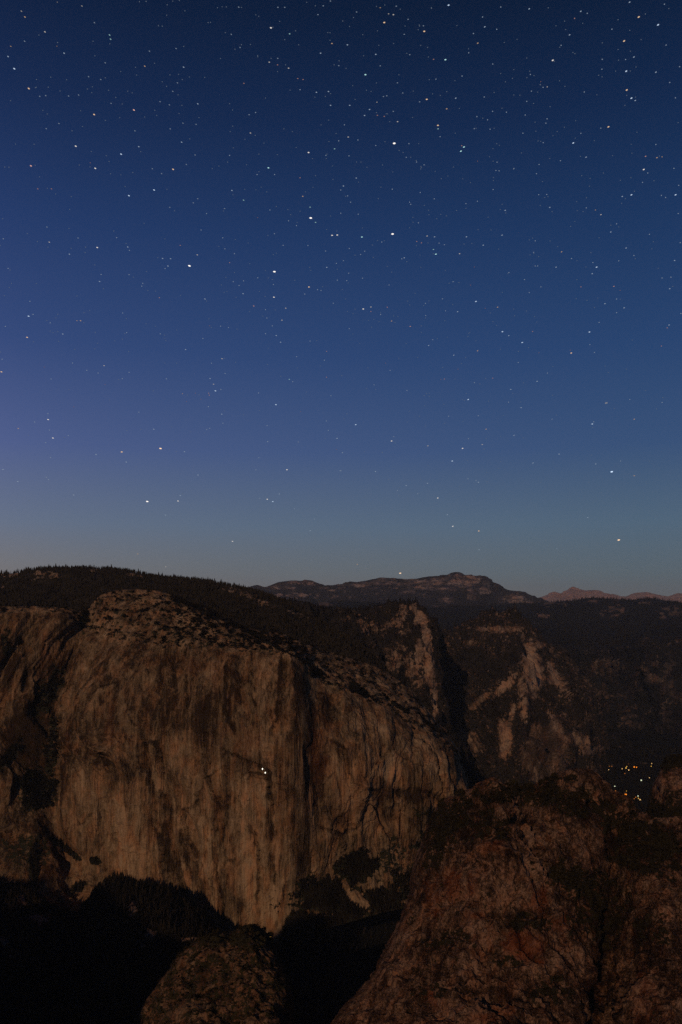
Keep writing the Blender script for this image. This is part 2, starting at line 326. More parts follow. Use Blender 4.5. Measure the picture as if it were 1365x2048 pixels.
# ---- forested plateau between the massif and the valley, ending in dark cliffs
pl = [(380, 1205), (520, 1203), (570, 1206), (610, 1206), (640, 1205), (680, 1203), (720, 1207), (800, 1213), (860, 1215), (950, 1213), (1000, 1210), (1050, 1207), (1110, 1204), (1150, 1201), (1170, 1197), (1185, 1196), (1230, 1198), (1262, 1200), (1300, 1197), (1330, 1202), (1365, 1206), (1450, 1205), (1560, 1206)]
rim = [1262, 1262, 1262, 1262, 1262, 1264, 1268, 1272, 1276, 1280, 1285, 1288, 1294, 1298, 1300, 1298, 1292, 1287, 1284, 1285, 1290, 1292, 1295]
cols = []
for (px, py), r in zip(pl, rim):
    wob = 500 * math.sin(px * 0.045) + 250 * math.sin(px * 0.11 + 1)
    cols.append([(px, py + 12, 17000), (px, py, 13500), (px, (py + r) / 2, 10500), (px, r, 8300 + wob), (px + 6, r + 110, 7500 + wob * .9), (px + 12, 1480, 6500 + wob * .4), (px + 10, 1550, 4700)])
W, U, V = patch(cols, 760, 360, [.3, 2, 2, 5, 4, 2])
n = normals(W); x, y = pix(W); up = 1 - sstep(2.7, 3.1, V); cl = sstep(2.9, 3.3, V) * (1 - sstep(5.2, 6, V))
W = W + n * (up * sstep(1, 1.4, V) * 140 * fbm(W[..., 0] / 800, W[..., 1] / 1400, 0, 4, 31) + cl * (260 * fbm(W[..., 0] / 520, W[..., 1] / 900, W[..., 2] / 1500, 4, 33) + 90 * ridged(W[..., 0] / 210, W[..., 1] / 300, W[..., 2] / 800, 3, 37)))[..., None]
W[..., 2] += up * 9 * fbm(W[..., 0] / 90, W[..., 1] / 90, 0, 3, 8)
x, y = pix(W); band = np.zeros(x.shape); lightc = np.zeros(x.shape)
for b in [(645, 1208, 22, 7), (710, 1212, 16, 4), (1225, 1224, 24, 14), (1345, 1226, 30, 15), (1083, 1232, 14, 5), (1110, 1209, 26, 5), (985, 1236, 34, 12), (1050, 1252, 26, 6), (1235, 1203, 10, 3), (1290, 1206, 14, 3), (1182, 1202, 16, 4), (1340, 1283, 26, 12), (1280, 1296, 36, 4)]:
    band = np.maximum(band, blob(x, y, *b, jag=0.7, soft=.5, seed=int(b[0]), js=14))
for b in [(1155, 1352, 12, 40, 8), (1170, 1368, 5, 16, 0), (1215, 1360, 16, 60, 0), (1300, 1352, 40, 14, 30), (1262, 1430, 10, 22, 0), (1308, 1445, 7, 32, -15), (1285, 1440, 5, 20, 25), (1340, 1345, 10, 26, 0), (1350, 1390, 30, 8, 20), (1190, 1340, 8, 30, 0)]:
    lightc = np.maximum(lightc, blob(x, y, *b[:5], jag=0.6, soft=.7, seed=int(b[0]) + 7, js=14))
nz = .5 + 1.5 * fbm(x / 20, y / 8, 4, 4, 18); band = np.clip(band * sstep(.2, .8, nz), 0, 1); lightc = lightc * sstep(.1, .9, .5 + 1.6 * fbm(x / 14, y / 22, 2, 4, 19))
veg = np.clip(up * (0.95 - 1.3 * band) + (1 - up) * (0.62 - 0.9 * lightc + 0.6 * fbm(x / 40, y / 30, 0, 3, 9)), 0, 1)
terrain('forested_plateau', W, {'veg': veg, 'light': 0.45 * band + 0.2 * lightc, 'dark': 0.25 * (1 - band) * up + (1 - up) * 0.30}, M_FAR, 'dark forested plateau with bare domes, breaking into dark cliffs')
P_PLAT = (W, x, y, up, band)

# ---- buttressed wall behind the gully (two mesh formations)
cols = [
 [(840, 1300, 7600), (845, 1275, 6500), (840, 1330, 6100), (840, 1400, 5700), (850, 1490, 5000), (860, 1600, 4300)],
 [(866, 1275, 7600), (868, 1262, 6300), (866, 1320, 6000), (870, 1400, 5650), (885, 1490, 5000), (905, 1600, 4300)],
 [(900, 1275, 7400), (895, 1262, 6200), (900, 1310, 5950), (905, 1390, 5500), (920, 1480, 4950), (940, 1600, 4300)],
 [(930, 1275, 7400), (925, 1269, 6150), (930, 1300, 5900), (935, 1380, 5450), (950, 1470, 4900), (965, 1600, 4250)],
 [(962, 1265, 7400), (960, 1252, 6150), (965, 1290, 5800), (965, 1370, 5350), (975, 1460, 4800), (990, 1600, 4200)],
 [(1000, 1262, 7400), (1000, 1247, 6150), (1000, 1288, 5750), (1000, 1360, 5200), (1005, 1450, 4650), (1010, 1600, 4150)],
 [(1030, 1265, 7400), (1032, 1249, 6200), (1032, 1285, 5700), (1033, 1350, 5050), (1040, 1440, 4550), (1035, 1600, 4100)],
 [(1052, 1268, 7400), (1050, 1257, 6200), (1060, 1284, 5680), (1062, 1370, 5180), (1060, 1450, 4620), (1060, 1600, 4080)],
 [(1068, 1275, 7400), (1066, 1272, 6250), (1080, 1298, 5680), (1088, 1390, 5200), (1088, 1450, 4640), (1085, 1600, 4080)],
 [(1085, 1300, 7500), (1080, 1292, 6350), (1098, 1318, 5820), (1110, 1400, 5400), (1112, 1460, 4760), (1110, 1600, 4100)],
 [(1110, 1322, 7600), (1105, 1312, 6500), (1120, 1345, 6000), (1134, 1410, 5700), (1137, 1480, 4960), (1135, 1600, 4150)],
 [(1140, 1345, 7700), (1135, 1338, 6700), (1145, 1370, 6400), (1155, 1430, 6000), (1160, 1500, 5200), (1158, 1600, 4250)],
 [(1170, 1390, 7900), (1165, 1380, 6900), (1170, 1410, 6600), (1178, 1460, 6200), (1178, 1520, 5500), (1175, 1600, 4350)],
 [(1190, 1450, 8000), (1185, 1440, 7100), (1188, 1460, 6900), (1190, 1490, 6600), (1192, 1540, 5900), (1190, 1600, 4500)]]
W, U, V = patch(cols, 420, 400, [.3, 2, 4, 4, 5]); n = normals(W); fade = sstep(1.0, 1.6, V)
W = W + n * (fade * (1 - .6 * blob(*pix(W), 1072, 1345, 34, 70, -8, jag=0)) * (120 * fbm(W[..., 0] / 330, W[..., 1] / 420, W[..., 2] / 600, 4, 41) + 90 * ridged((W[..., 0] + .5 * W[..., 2]) / 190, W[..., 1] / 260, W[..., 2] / 800, 3, 43)))[..., None]
W[..., 2] += (8 + 12 * fade) * fbm(W[..., 0] / 60, W[..., 1] / 60, 0, 3, 8); x, y = pix(W)
W0 = W
for pts, wd, am in [([(1030, 1345), (1000, 1385), (957, 1404), (930, 1440)], 12, 60), ([(1045, 1370), (1046, 1400), (1050, 1450), (1030, 1520)], 9, 70), ([(1028, 1298), (1028, 1330)], 4, -90), ([(1120, 1340), (1135, 1390), (1150, 1440)], 8, 60)]:
    d, s_ = seg_dist(x, y, pts); W = W + n * (am * np.exp(-(d / wd) ** 2))[..., None]
d = np.hypot((x - 1093) / 50, (y - 1520) / 75); W = W + n * (120 * np.clip(1 - d ** 2, 0, 1) ** .5)[..., None]
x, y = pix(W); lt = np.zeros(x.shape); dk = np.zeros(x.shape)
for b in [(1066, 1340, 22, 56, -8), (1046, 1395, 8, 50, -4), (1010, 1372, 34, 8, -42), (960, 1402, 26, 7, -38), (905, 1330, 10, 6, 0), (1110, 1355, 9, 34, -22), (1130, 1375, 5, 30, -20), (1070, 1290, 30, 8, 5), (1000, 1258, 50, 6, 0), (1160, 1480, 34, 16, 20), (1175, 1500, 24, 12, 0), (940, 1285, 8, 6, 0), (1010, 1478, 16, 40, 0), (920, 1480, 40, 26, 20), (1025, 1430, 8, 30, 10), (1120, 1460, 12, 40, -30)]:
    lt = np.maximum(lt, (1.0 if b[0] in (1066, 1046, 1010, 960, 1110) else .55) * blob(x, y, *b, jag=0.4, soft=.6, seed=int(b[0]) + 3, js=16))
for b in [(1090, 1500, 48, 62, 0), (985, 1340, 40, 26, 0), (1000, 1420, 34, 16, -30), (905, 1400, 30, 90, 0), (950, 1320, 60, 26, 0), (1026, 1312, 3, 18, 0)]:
    dk = np.maximum(dk, blob(x, y, *b, jag=0.4, soft=.5, seed=int(b[0]) + 5, js=18))  # the narrowest blob paints the shade in the notch
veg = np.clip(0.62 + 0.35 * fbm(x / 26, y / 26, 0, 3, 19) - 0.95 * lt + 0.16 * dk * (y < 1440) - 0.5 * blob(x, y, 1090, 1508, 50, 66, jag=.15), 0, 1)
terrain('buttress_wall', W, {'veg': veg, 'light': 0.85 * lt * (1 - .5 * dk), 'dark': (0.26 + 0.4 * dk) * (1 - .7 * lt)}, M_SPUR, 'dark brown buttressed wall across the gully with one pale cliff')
P_BUT = (W, x, y, lt)

# ---- wooded spur; the lit look of its right edge is tinted in
cols = [
 [(520, 1225, 6200), (520, 1200, 5200), (520, 1240, 4300), (520, 1300, 3700), (520, 1400, 3300)],
 [(570, 1225, 6200), (570, 1204, 5200), (570, 1260, 4300), (580, 1320, 3800), (590, 1430, 3400)],
 [(620, 1232, 6200), (615, 1212, 5200), (625, 1270, 4500), (640, 1330, 4000), (660, 1460, 3500)],
 [(660, 1240, 6100), (655, 1220, 5100), (665, 1275, 4600), (690, 1350, 4100), (720, 1490, 3500)],
 [(700, 1240, 6000), (700, 1222, 5100), (710, 1270, 4650), (740, 1365, 4200), (780, 1520, 3500)],
 [(740, 1235, 6000), (735, 1218, 5050), (750, 1270, 4650), (780, 1385, 4300), (830, 1560, 3550)],
 [(780, 1225, 6000), (775, 1208, 5050), (785, 1270, 4600), (805, 1405, 4300), (870, 1590, 3600)],
 [(812, 1220, 6000), (808, 1204, 5000), (815, 1270, 4550), (830, 1420, 4300), (900, 1610, 3600)],
 [(828, 1225, 6000), (826, 1204, 5000), (838, 1275, 4500), (852, 1420, 4250), (925, 1620, 3650)],
 [(838, 1232, 6000), (838, 1216, 5000), (852, 1290, 4500), (866, 1425, 4250), (945, 1625, 3700)],
 [(846, 1245, 6000), (847, 1232, 5000), (861, 1320, 4550), (876, 1432, 4300), (965, 1630, 3750)],
 [(854, 1262, 6100), (855, 1248, 5100), (867, 1345, 4750), (882, 1445, 4450), (985, 1630, 3850)],
 [(862, 1290, 6400), (862, 1275, 5500), (868, 1360, 5200), (885, 1460, 4900), (1000, 1630, 4100)]]
W, U, V = patch(cols, 380, 400, [.3, 2.5, 4, 5]); n = normals(W); fade = sstep(1.0, 1.6, V)
W = W + n * (fade * (70 * fbm(W[..., 0] / 200, W[..., 1] / 260, W[..., 2] / 500, 4, 51) + 38 * ridged(W[..., 0] / 90, W[..., 1] / 120, W[..., 2] / 260, 4, 53)))[..., None]
W[..., 2] += 8 * fbm(W[..., 0] / 50, W[..., 1] / 50, 0, 3, 8); x, y = pix(W); lt = np.zeros(x.shape)
for b in [(856, 1285, 12, 50, -8), (840, 1236, 14, 22, -20), (860, 1340, 10, 46, -2), (828, 1215, 10, 10, 0), (870, 1400, 6, 34, 0), (690, 1238, 16, 6, 0), (745, 1252, 34, 16, 10), (800, 1240, 22, 30, 0), (790, 1320, 40, 40, 30), (830, 1350, 22, 46, 0), (778, 1250, 14, 10, 0), (838, 1310, 10, 30, 0)]:
    lt = np.maximum(lt, (1 if b[2] < 15 and b[3] > 20 else .45) * blob(x, y, *b, jag=0.6, soft=.6, seed=int(b[0]) + 13, js=16))
low = blob(x, y, 850, 1500, 40, 150, -35, jag=.2)
veg = np.clip(0.82 + 0.4 * fbm(x / 22, y / 22, 0, 3, 29) - 1.0 * lt + low, 0, 1); veg[x < 660] = np.maximum(veg[x < 660], .8)
terrain('wooded_spur', W, {'veg': veg, 'light': 0.62 * lt, 'dark': .12 + 0 * lt}, M_SPUR, 'dark wooded spur whose right edge is a bright bare cliff')
P_SPUR = (W, x, y, lt)

# ---- long forested ridge behind the big cliff
rd = [(-140, 1154), (0, 1149), (30, 1147), (60, 1142), (95, 1138), (130, 1138), (165, 1137), (200, 1139), (240, 1141), (280, 1148), (320, 1155), (360, 1159), (400, 1162), (440, 1169), (480, 1177), (515, 1185), (545, 1195), (575, 1208), (600, 1222), (630, 1238), (660, 1256), (700, 1280), (740, 1310), (780, 1348), (815, 1390)]
cols = []
for i, (px, py) in enumerate(rd):
    ecy = np.interp(px, [-140, 170, 200, 300, 430, 545, 700, 815, 900], [1225, 1232, 1215, 1200, 1240, 1290, 1342, 1398, 1490])
    dd = np.interp(px, [-140, 300, 560, 815], [4300, 4200, 3700, 3250])
    cols.append([(px, py + 16, dd * 1.25), (px, py, dd), (px, py * .62 + ecy * .38, dd * .9), (px, ecy + 6, max(3010, dd * .74)), (px, ecy + 60, 2960)])
W, U, V = patch(cols, 520, 150, [.4, 3, 4, 1]); n = normals(W); fade = sstep(1.0, 1.6, V)
W = W + n * (fade * 22 * fbm(W[..., 0] / 160, W[..., 1] / 200, 0, 4, 61))[..., None]; W[..., 2] += 4 * fbm(W[..., 0] / 40, W[..., 1] / 40, 0, 3, 8)
x, y = pix(W); lt = np.zeros(x.shape)
for b in [(100, 1150, 36, 8, 5), (75, 1154, 14, 6, 0), (190, 1141, 14, 4, -10), (275, 1150, 24, 5, 4), (20, 1150, 24, 6, 0), (465, 1178, 22, 7, 10), (500, 1192, 34, 7, 24), (530, 1208, 24, 6, 20), (605, 1232, 20, 5, 20), (690, 1240, 16, 6, 0), (580, 1222, 12, 4, 20), (70, 1146, 10, 4, 0), (5, 1174, 8, 4, 0)]:
    lt = np.maximum(lt, blob(x, y, *b, jag=0.7, soft=.6, seed=int(b[0]) + 23, js=11))
nz = .5 + 1.7 * fbm(x / 9, y / 5, 4, 4, 16); lt = np.clip(lt * sstep(.15, .75, nz), 0, 1)
terrain('forested_ridge', W, {'veg': np.clip(1.0 - 1.0 * lt, 0, 1), 'light': .55 * lt}, M_RIDGE, 'long forested ridge behind the big cliff, pale slabs among its trees')
P_RIDGE = (W, x, y, lt)

# ---- the big granite cliff
cols = [
 [(-140, 1225, 3050), (-140, 1213, 2760), (-140, 1224, 2640), (-160, 1450, 2520), (-180, 1640, 2430), (-200, 1860, 2150)],
 [(-40, 1225, 3050), (-40, 1215, 2750), (-40, 1227, 2620), (-60, 1440, 2510), (-70, 1640, 2430), (-80, 1840, 2180)],
 [(0, 1226, 3050), (0, 1214, 2740), (0, 1226, 2620), (-10, 1420, 2530), (-10, 1640, 2420), (0, 1830, 2200)],
 [(60, 1225, 3050), (60, 1213, 2740), (60, 1224, 2630), (40, 1420, 2540), (30, 1600, 2460), (50, 1830, 2220)],
 [(120, 1228, 3050), (120, 1217, 2760), (118, 1229, 2650), (75, 1410, 2570), (62, 1600, 2470), (100, 1830, 2240)],
 [(170, 1238, 3300), (168, 1223, 2860), (163, 1255, 2690), (100, 1440, 2575), (85, 1610, 2485), (130, 1830, 2260)],
 [(180, 1230, 3200), (180, 1215, 2860), (174, 1260, 2690), (132, 1440, 2500), (116, 1655, 2480), (152, 1830, 2280)],
 [(200, 1205, 3100), (200, 1192, 2820), (212, 1285, 2570), (165, 1450, 2410), (150, 1690, 2430), (180, 1830, 2300)],
 [(250, 1195, 3050), (250, 1179, 2800), (262, 1298, 2480), (220, 1470, 2350), (205, 1732, 2390), (215, 1850, 2290)],
 [(310, 1200, 3030), (310, 1181, 2780), (322, 1302, 2420), (290, 1480, 2320), (270, 1768, 2350), (270, 1880, 2270)],
 [(370, 1220, 3000), (370, 1202, 2760), (390, 1298, 2375), (370, 1490, 2285), (345, 1800, 2290), (340, 1910, 2220)],
 [(430, 1245, 2980), (430, 1227, 2720), (452, 1302, 2335), (440, 1500, 2240), (420, 1860, 2230), (410, 1955, 2170)],
 [(490, 1275, 2960), (490, 1257, 2690), (520, 1306, 2300), (515, 1510, 2195), (500, 1885, 2180), (490, 1965, 2120)],
 [(545, 1282, 3000), (545, 1266, 2740), (579, 1307, 2275), (582, 1510, 2165), (556, 1855, 2160), (550, 1965, 2105)],
 [(580, 1292, 3010), (578, 1277, 2760), (600, 1326, 2296), (606, 1520, 2172), (586, 1800, 2176), (596, 1910, 2120)],
 [(620, 1306, 3030), (620, 1291, 2790), (632, 1362, 2345), (640, 1535, 2222), (640, 1745, 2225), (650, 1860, 2150)],
 [(690, 1330, 3060), (692, 1314, 2830), (702, 1391, 2385), (705, 1550, 2262), (710, 1705, 2275), (715, 1840, 2190)],
 [(750, 1352, 3090), (756, 1336, 2870), (762, 1422, 2425), (765, 1555, 2305), (765, 1690, 2320), (770, 1825, 2230)],
 [(800, 1380, 3110), (798, 1362, 2900), (815, 1446, 2475), (820, 1560, 2352), (815, 1682, 2368), (815, 1815, 2280)],
 [(850, 1428, 3140), (850, 1412, 2930), (862, 1472, 2535), (870, 1565, 2405), (870, 1672, 2420), (870, 1805, 2330)],
 [(888, 1480, 3160), (889, 1464, 2950), (897, 1500, 2590), (907, 1575, 2440), (905, 1665, 2455), (905, 1800, 2380)],
 [(914, 1516, 3200), (914, 1502, 2970), (924, 1545, 2640), (930, 1590, 2490), (928, 1665, 2500), (925, 1795, 2450)],
 [(934, 1590, 3500), (933, 1568, 3120), (937, 1580, 2780), (939, 1608, 2600), (937, 1665, 2600), (935, 1790, 2600)],
 [(936, 1610, 4000), (935, 1590, 3700), (934, 1595, 3600), (934, 1615, 3500), (932, 1670, 3400), (930, 1790, 3100)]]
W, U, V = patch(cols, 760, 560, [.15, 1.6, 3.6, 4.2, 1.8]); n = normals(W); x, y = pix(W); X0, Y0, Z0 = W[..., 0], W[..., 1], W[..., 2]
face = sstep(1.85, 2.15, V) * (1 - sstep(3.9, 4.15, V)); top = sstep(1.0, 1.15, V) * (1 - sstep(1.9, 2.1, V)); apr = sstep(3.95, 4.2, V)
lean = -0.55 * sstep(340, 180, x) * (1 - sstep(1400, 1560, y))            # the strata sweep over to the left on the shoulder
q = X0 + Z0 * lean + 26 * fbm(X0 / 190, Z0 / 260, 0.7, 3, 71)
cr = fbm(q / 120, Y0 / 600, Z0 / 900, 3, 72) * 34 + fbm(q / 34, Y0 / 300, Z0 / 420, 3, 74) * 13 + ridged(q / 46, Y0 / 400, Z0 / 520, 2, 76) * 5
st = np.floor(fbm(q / 80, Z0 / 300, 3.3, 3, 79) * 6) * 3.2                 # flakes: stepped slabs with sharp edges
iso = fbm(X0 / 40, Y0 / 60, Z0 / 46, 4, 81) * 7 - 5.0 * np.exp(-(perlin(q / 30, Z0 / 200, 1.5, 83) / .035) ** 2)
right = 1 - .55 * sstep(400, 700, x)
disp = face * (1 - .75 * np.exp(-((x - 602) / 28) ** 2)) * (cr * right + st + iso * .7) + top * (12 * fbm(X0 / 70, Y0 / 90, 0, 4, 84) + 5 * fbm(X0 / 20, Y0 / 26, 0, 3, 86)) + apr * 16 * fbm(X0 / 60, Y0 / 60, Z0 / 60, 4, 88)
disp = disp + face * 4 * (np.exp(-((x - (586 - (y - 1310) * .02)) / 9) ** 2) * sstep(1700, 1600, y))      # the prow
xw = x + 5 * fbm(x / 14, y / 22, 3, 2, 5)
sdk = np.zeros(x.shape); slt = np.zeros(x.shape)
# named recesses and slabs: (outline, width, metres outward)
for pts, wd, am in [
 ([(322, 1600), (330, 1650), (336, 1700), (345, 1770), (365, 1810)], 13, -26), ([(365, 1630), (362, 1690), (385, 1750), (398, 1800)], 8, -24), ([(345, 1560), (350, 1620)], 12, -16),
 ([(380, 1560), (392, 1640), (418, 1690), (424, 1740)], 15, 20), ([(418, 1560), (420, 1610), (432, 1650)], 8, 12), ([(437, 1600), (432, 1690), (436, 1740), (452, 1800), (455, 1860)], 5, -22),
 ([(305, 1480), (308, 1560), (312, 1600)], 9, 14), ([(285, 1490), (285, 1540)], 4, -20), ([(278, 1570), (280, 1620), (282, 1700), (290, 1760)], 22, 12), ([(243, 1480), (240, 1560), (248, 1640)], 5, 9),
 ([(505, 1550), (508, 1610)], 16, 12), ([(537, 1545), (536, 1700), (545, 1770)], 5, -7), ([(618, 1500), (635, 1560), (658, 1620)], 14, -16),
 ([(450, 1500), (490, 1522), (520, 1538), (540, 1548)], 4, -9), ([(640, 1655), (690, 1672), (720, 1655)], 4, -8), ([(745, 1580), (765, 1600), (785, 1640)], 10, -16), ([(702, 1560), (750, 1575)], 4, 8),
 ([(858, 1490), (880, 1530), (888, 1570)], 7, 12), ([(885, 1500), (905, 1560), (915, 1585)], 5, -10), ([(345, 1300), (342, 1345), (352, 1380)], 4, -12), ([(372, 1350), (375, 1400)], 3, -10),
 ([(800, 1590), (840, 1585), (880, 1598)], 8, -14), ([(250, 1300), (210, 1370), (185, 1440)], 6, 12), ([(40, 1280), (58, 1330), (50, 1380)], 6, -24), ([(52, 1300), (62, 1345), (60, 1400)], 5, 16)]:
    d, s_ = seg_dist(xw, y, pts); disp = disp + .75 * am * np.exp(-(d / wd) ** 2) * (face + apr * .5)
    if am < 0: sdk = np.maximum(sdk, .5 * np.exp(-(d / (wd * 1.05)) ** 2) * face)  # cracks and recess shade both put into the colour as dark
    else: slt = np.maximum(slt, .38 * np.exp(-(d / wd) ** 2) * face)  # bulges tinted lighter, as if catching the light
# exfoliation flake arches: sharp one-sided steps
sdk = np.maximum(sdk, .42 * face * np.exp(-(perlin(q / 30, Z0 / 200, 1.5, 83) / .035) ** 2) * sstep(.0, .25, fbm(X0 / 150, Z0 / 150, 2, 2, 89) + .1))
for pts, fall, am in [
 ([(316, 1800), (310, 1700), (305, 1620), (303, 1560), (300, 1500), (306, 1480), (316, 1482), (322, 1540)], 20, 9), ([(330, 1780), (320, 1690), (305, 1660)], 30, -8),
 ([(268, 1560), (276, 1535), (290, 1540), (296, 1570)], 16, 9), ([(402, 1640), (404, 1580), (414, 1552), (424, 1570), (434, 1600)], 20, 10), ([(192, 1600), (190, 1520), (200, 1510), (212, 1530)], 20, 7),
 ([(487, 1610), (486, 1555), (500, 1543), (530, 1552), (534, 1600)], 20, 10), ([(560, 1320), (556, 1400), (545, 1470)], 14, 8), ([(665, 1480), (690, 1500), (700, 1560)], 20, -8),
 ([(460, 1340), (455, 1420), (470, 1470)], 18, 7), ([(500, 1330), (498, 1390), (520, 1440)], 16, -7), ([(370, 1770), (352, 1690), (350, 1640), (356, 1620), (366, 1660), (386, 1720)], 14, 10),
 ([(700, 1640), (722, 1600), (745, 1610), (770, 1660)], 16, 7), ([(752, 1530), (780, 1500), (815, 1520)], 16, 8), ([(840, 1480), (870, 1520), (880, 1575)], 14, 9), ([(420, 1800), (448, 1700), (452, 1650)], 16, 8), ([(510, 1800), (515, 1700), (500, 1650)], 20, -7)]:
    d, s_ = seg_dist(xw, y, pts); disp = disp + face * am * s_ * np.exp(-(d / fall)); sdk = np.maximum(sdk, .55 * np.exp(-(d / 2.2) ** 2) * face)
    side = s_ * np.sign(am); slt = np.maximum(slt, .22 * (side > 0) * np.exp(-(d / fall)) * face); sdk = np.maximum(sdk, .12 * (side < 0) * np.exp(-(d / fall * 1.2)) * face)  # step sides tinted lighter and darker, imitating light and shade
W = W + n * disp[..., None]; W[..., 2] += sstep(0.8, 1.1, V) * (1 - sstep(1.1, 1.9, V)) * 1.5 * fbm(X0 / 12, Y0 / 14, 0, 2, 8)
x, y = pix(W); veg = np.zeros(x.shape); dk = np.zeros(x.shape); lt = np.zeros(x.shape); ru = np.zeros(x.shape)
for a, *b in [(.55, 290, 1650, 95, 100, 8), (.5, 270, 1720, 60, 50, 15), (.6, 400, 1665, 22, 95, -12), (.5, 500, 1740, 40, 110, 0), (.35, 510, 1585, 22, 40, 0), (.45, 545, 1800, 26, 60, 0), (.35, 520, 1380, 40, 70, 0),
              (.45, 690, 1560, 40, 55, 0), (.65, 712, 1600, 34, 36, 0), (.65, 782, 1540, 26, 30, 0), (.5, 740, 1660, 60, 16, 0), (.55, 875, 1520, 16, 46, -25), (.35, 780, 1640, 60, 40, 0), (.30, 845, 1500, 50, 30, 30), (.45, 885, 1580, 16, 18, 0),
              (.35, 230, 1240, 40, 60, 40), (.45, 300, 1195, 60, 16, 5), (.5, 400, 1255, 75, 12, 24), (.55, 620, 1318, 26, 9, 25), (.35, 520, 1290, 60, 9, 16), (.3, 180, 1600, 40, 90, 0), (.3, 60, 1340, 12, 60, 0), (.3, 440, 1560, 30, 40, 0),
              (.40, 60, 1720, 45, 60, 10), (.45, 130, 1740, 50, 50, 30), (.35, 75, 1640, 16, 20, 0), (.35, 790, 1710, 30, 40, 0), (.5, 720, 1800, 34, 18, 35), (.4, 740, 1450, 60, 26, 20), (.35, 430, 1350, 26, 40, 0)]:
    lt = np.maximum(lt, a * blob(x, y, *b, jag=.45, soft=.6, seed=int(b[0] + b[1]), js=26))
for a, *b in [(.8, 633, 1540, 26, 44, 6), (.7, 622, 1470, 12, 60, 0), (.5, 648, 1590, 22, 40, -20), (.6, 832, 1592, 36, 15, 0), (.5, 770, 1580, 20, 40, -30), (.45, 690, 1640, 26, 14, 0), (.95, 334, 1690, 13, 92, -5), (.8, 372, 1710, 9, 66, -14), (.4, 350, 1560, 24, 30, 0),
              (.45, 590, 1500, 18, 200, 2), (.25, 560, 1600, 14, 110, 0), (.35, 280, 1290, 50, 24, -30), (.3, 330, 1420, 60, 60, 0), (.35, 400, 1440, 40, 50, 0), (.4, 860, 1640, 40, 24, 0), (.35, 490, 1530, 40, 22, 20), (.4, 400, 1470, 10, 10, 0), (.35, 655, 1415, 20, 40, 0), (.4, 410, 1355, 4, 8, 0),
              (.35, 720, 1670, 20, 16, 0), (.45, 60, 1490, 60, 110, 0), (.5, 90, 1380, 26, 90, 30), (.6, 20, 1350, 10, 60, 20), (.35, 230, 1560, 20, 40, 0), (.4, 305, 1640, 9, 20, 0), (.4, 615, 1690, 26, 60, 0), (.5, 18, 1520, 16, 40, 40)]:
    dk = np.maximum(dk, a * blob(x, y, *b, jag=.45, soft=.6, seed=int(b[0] + 2 * b[1]), js=24))  # diorite patches, plus recess and gully shade painted as dark blobs
for a, *b in [(.5, 432, 1350, 9, 40, 0), (.5, 90, 1300, 12, 60, 0), (.4, 135, 1490, 5, 30, 0), (.4, 640, 1500, 30, 90, 0), (.35, 720, 1590, 60, 60, 0), (.4, 385, 1330, 18, 20, 0), (.35, 500, 1480, 30, 30, 0), (.45, 615, 1310, 26, 8, 25), (.3, 110, 1730, 50, 50, 0), (.4, 220, 1450, 10, 60, 5)]:
    ru = np.maximum(ru, a * blob(x, y, *b, jag=.45, soft=.7, seed=int(b[0] + 3 * b[1]), js=20))
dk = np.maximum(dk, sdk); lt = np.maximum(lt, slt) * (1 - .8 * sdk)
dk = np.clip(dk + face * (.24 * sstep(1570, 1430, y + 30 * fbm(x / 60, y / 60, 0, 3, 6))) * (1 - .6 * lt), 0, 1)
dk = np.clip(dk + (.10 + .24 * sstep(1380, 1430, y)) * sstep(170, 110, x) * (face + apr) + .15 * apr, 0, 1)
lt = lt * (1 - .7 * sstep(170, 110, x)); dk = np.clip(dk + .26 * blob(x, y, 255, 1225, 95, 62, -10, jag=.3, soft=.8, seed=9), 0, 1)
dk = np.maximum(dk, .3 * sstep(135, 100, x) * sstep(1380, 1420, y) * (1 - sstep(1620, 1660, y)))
tv = 0.40 + 0.45 * fbm(x / 16, y / 7, 0, 3, 91)                                                             # bushes in rows on the slab
veg = top * np.clip(tv - .13 * sstep(360, 300, x) - .12 * sstep(600, 680, x), 0, .8)
veg = np.maximum(veg, top * .9 * np.exp(-(seg_dist(x, y + 4 * fbm(x / 12, y / 12, 0, 2, 3), [(350, 1200), (400, 1216), (450, 1240), (500, 1264), (545, 1290), (590, 1318)], 40)[0] / 5) ** 2))                              # dark tree line along the slab
veg = np.maximum(veg, .97 * sstep(1822, 1836, y + 8 * fbm(x / 18, y / 18, 0, 3, 4)) * sstep(545, 575, x) * apr)  # dark cover along the foot, deepening the shadow in the colour
for a, *b in [(.95, 722, 1382, 36, 10, 28), (.8, 628, 1345, 22, 14, 35), (.8, 790, 1408, 44, 4, 34), (.7, 860, 1450, 40, 4, 38), (.62, 95, 1385, 26, 66, 28), (.85, 75, 1575, 45, 44, 10), (.62, 105, 1490, 18, 80, 6), (.9, 18, 1515, 15, 42, 38), (.7, 15, 1290, 12, 30, 0), (.8, 75, 1600, 40, 30, 0), (.9, 170, 1230, 8, 34, 8),
              (1, 68, 1735, 13, 55, 0), (1, 650, 1790, 70, 40, 10), (1, 715, 1735, 48, 38, -10), (.95, 700, 1810, 120, 26, 0), (.7, 820, 1770, 60, 50, 0), (1, 765, 1800, 50, 24, 0), (.55, 785, 1715, 30, 45, 0), (1, 20, 1800, 50, 36, 0), (1, 140, 1850, 120, 22, 0), (.95, 135, 1700, 40, 7, 38), (.9, 190, 1722, 20, 7, 0), (.75, 155, 1775, 22, 12, -20), (.55, 60, 1700, 60, 40, 0), (.9, 870, 1760, 60, 90, 0), (.5, 860, 1625, 40, 14, 0)]:
    veg = np.maximum(veg, a * blob(x, y, *b, jag=.55, soft=.5, seed=int(b[0] + 5 * b[1]), js=17))
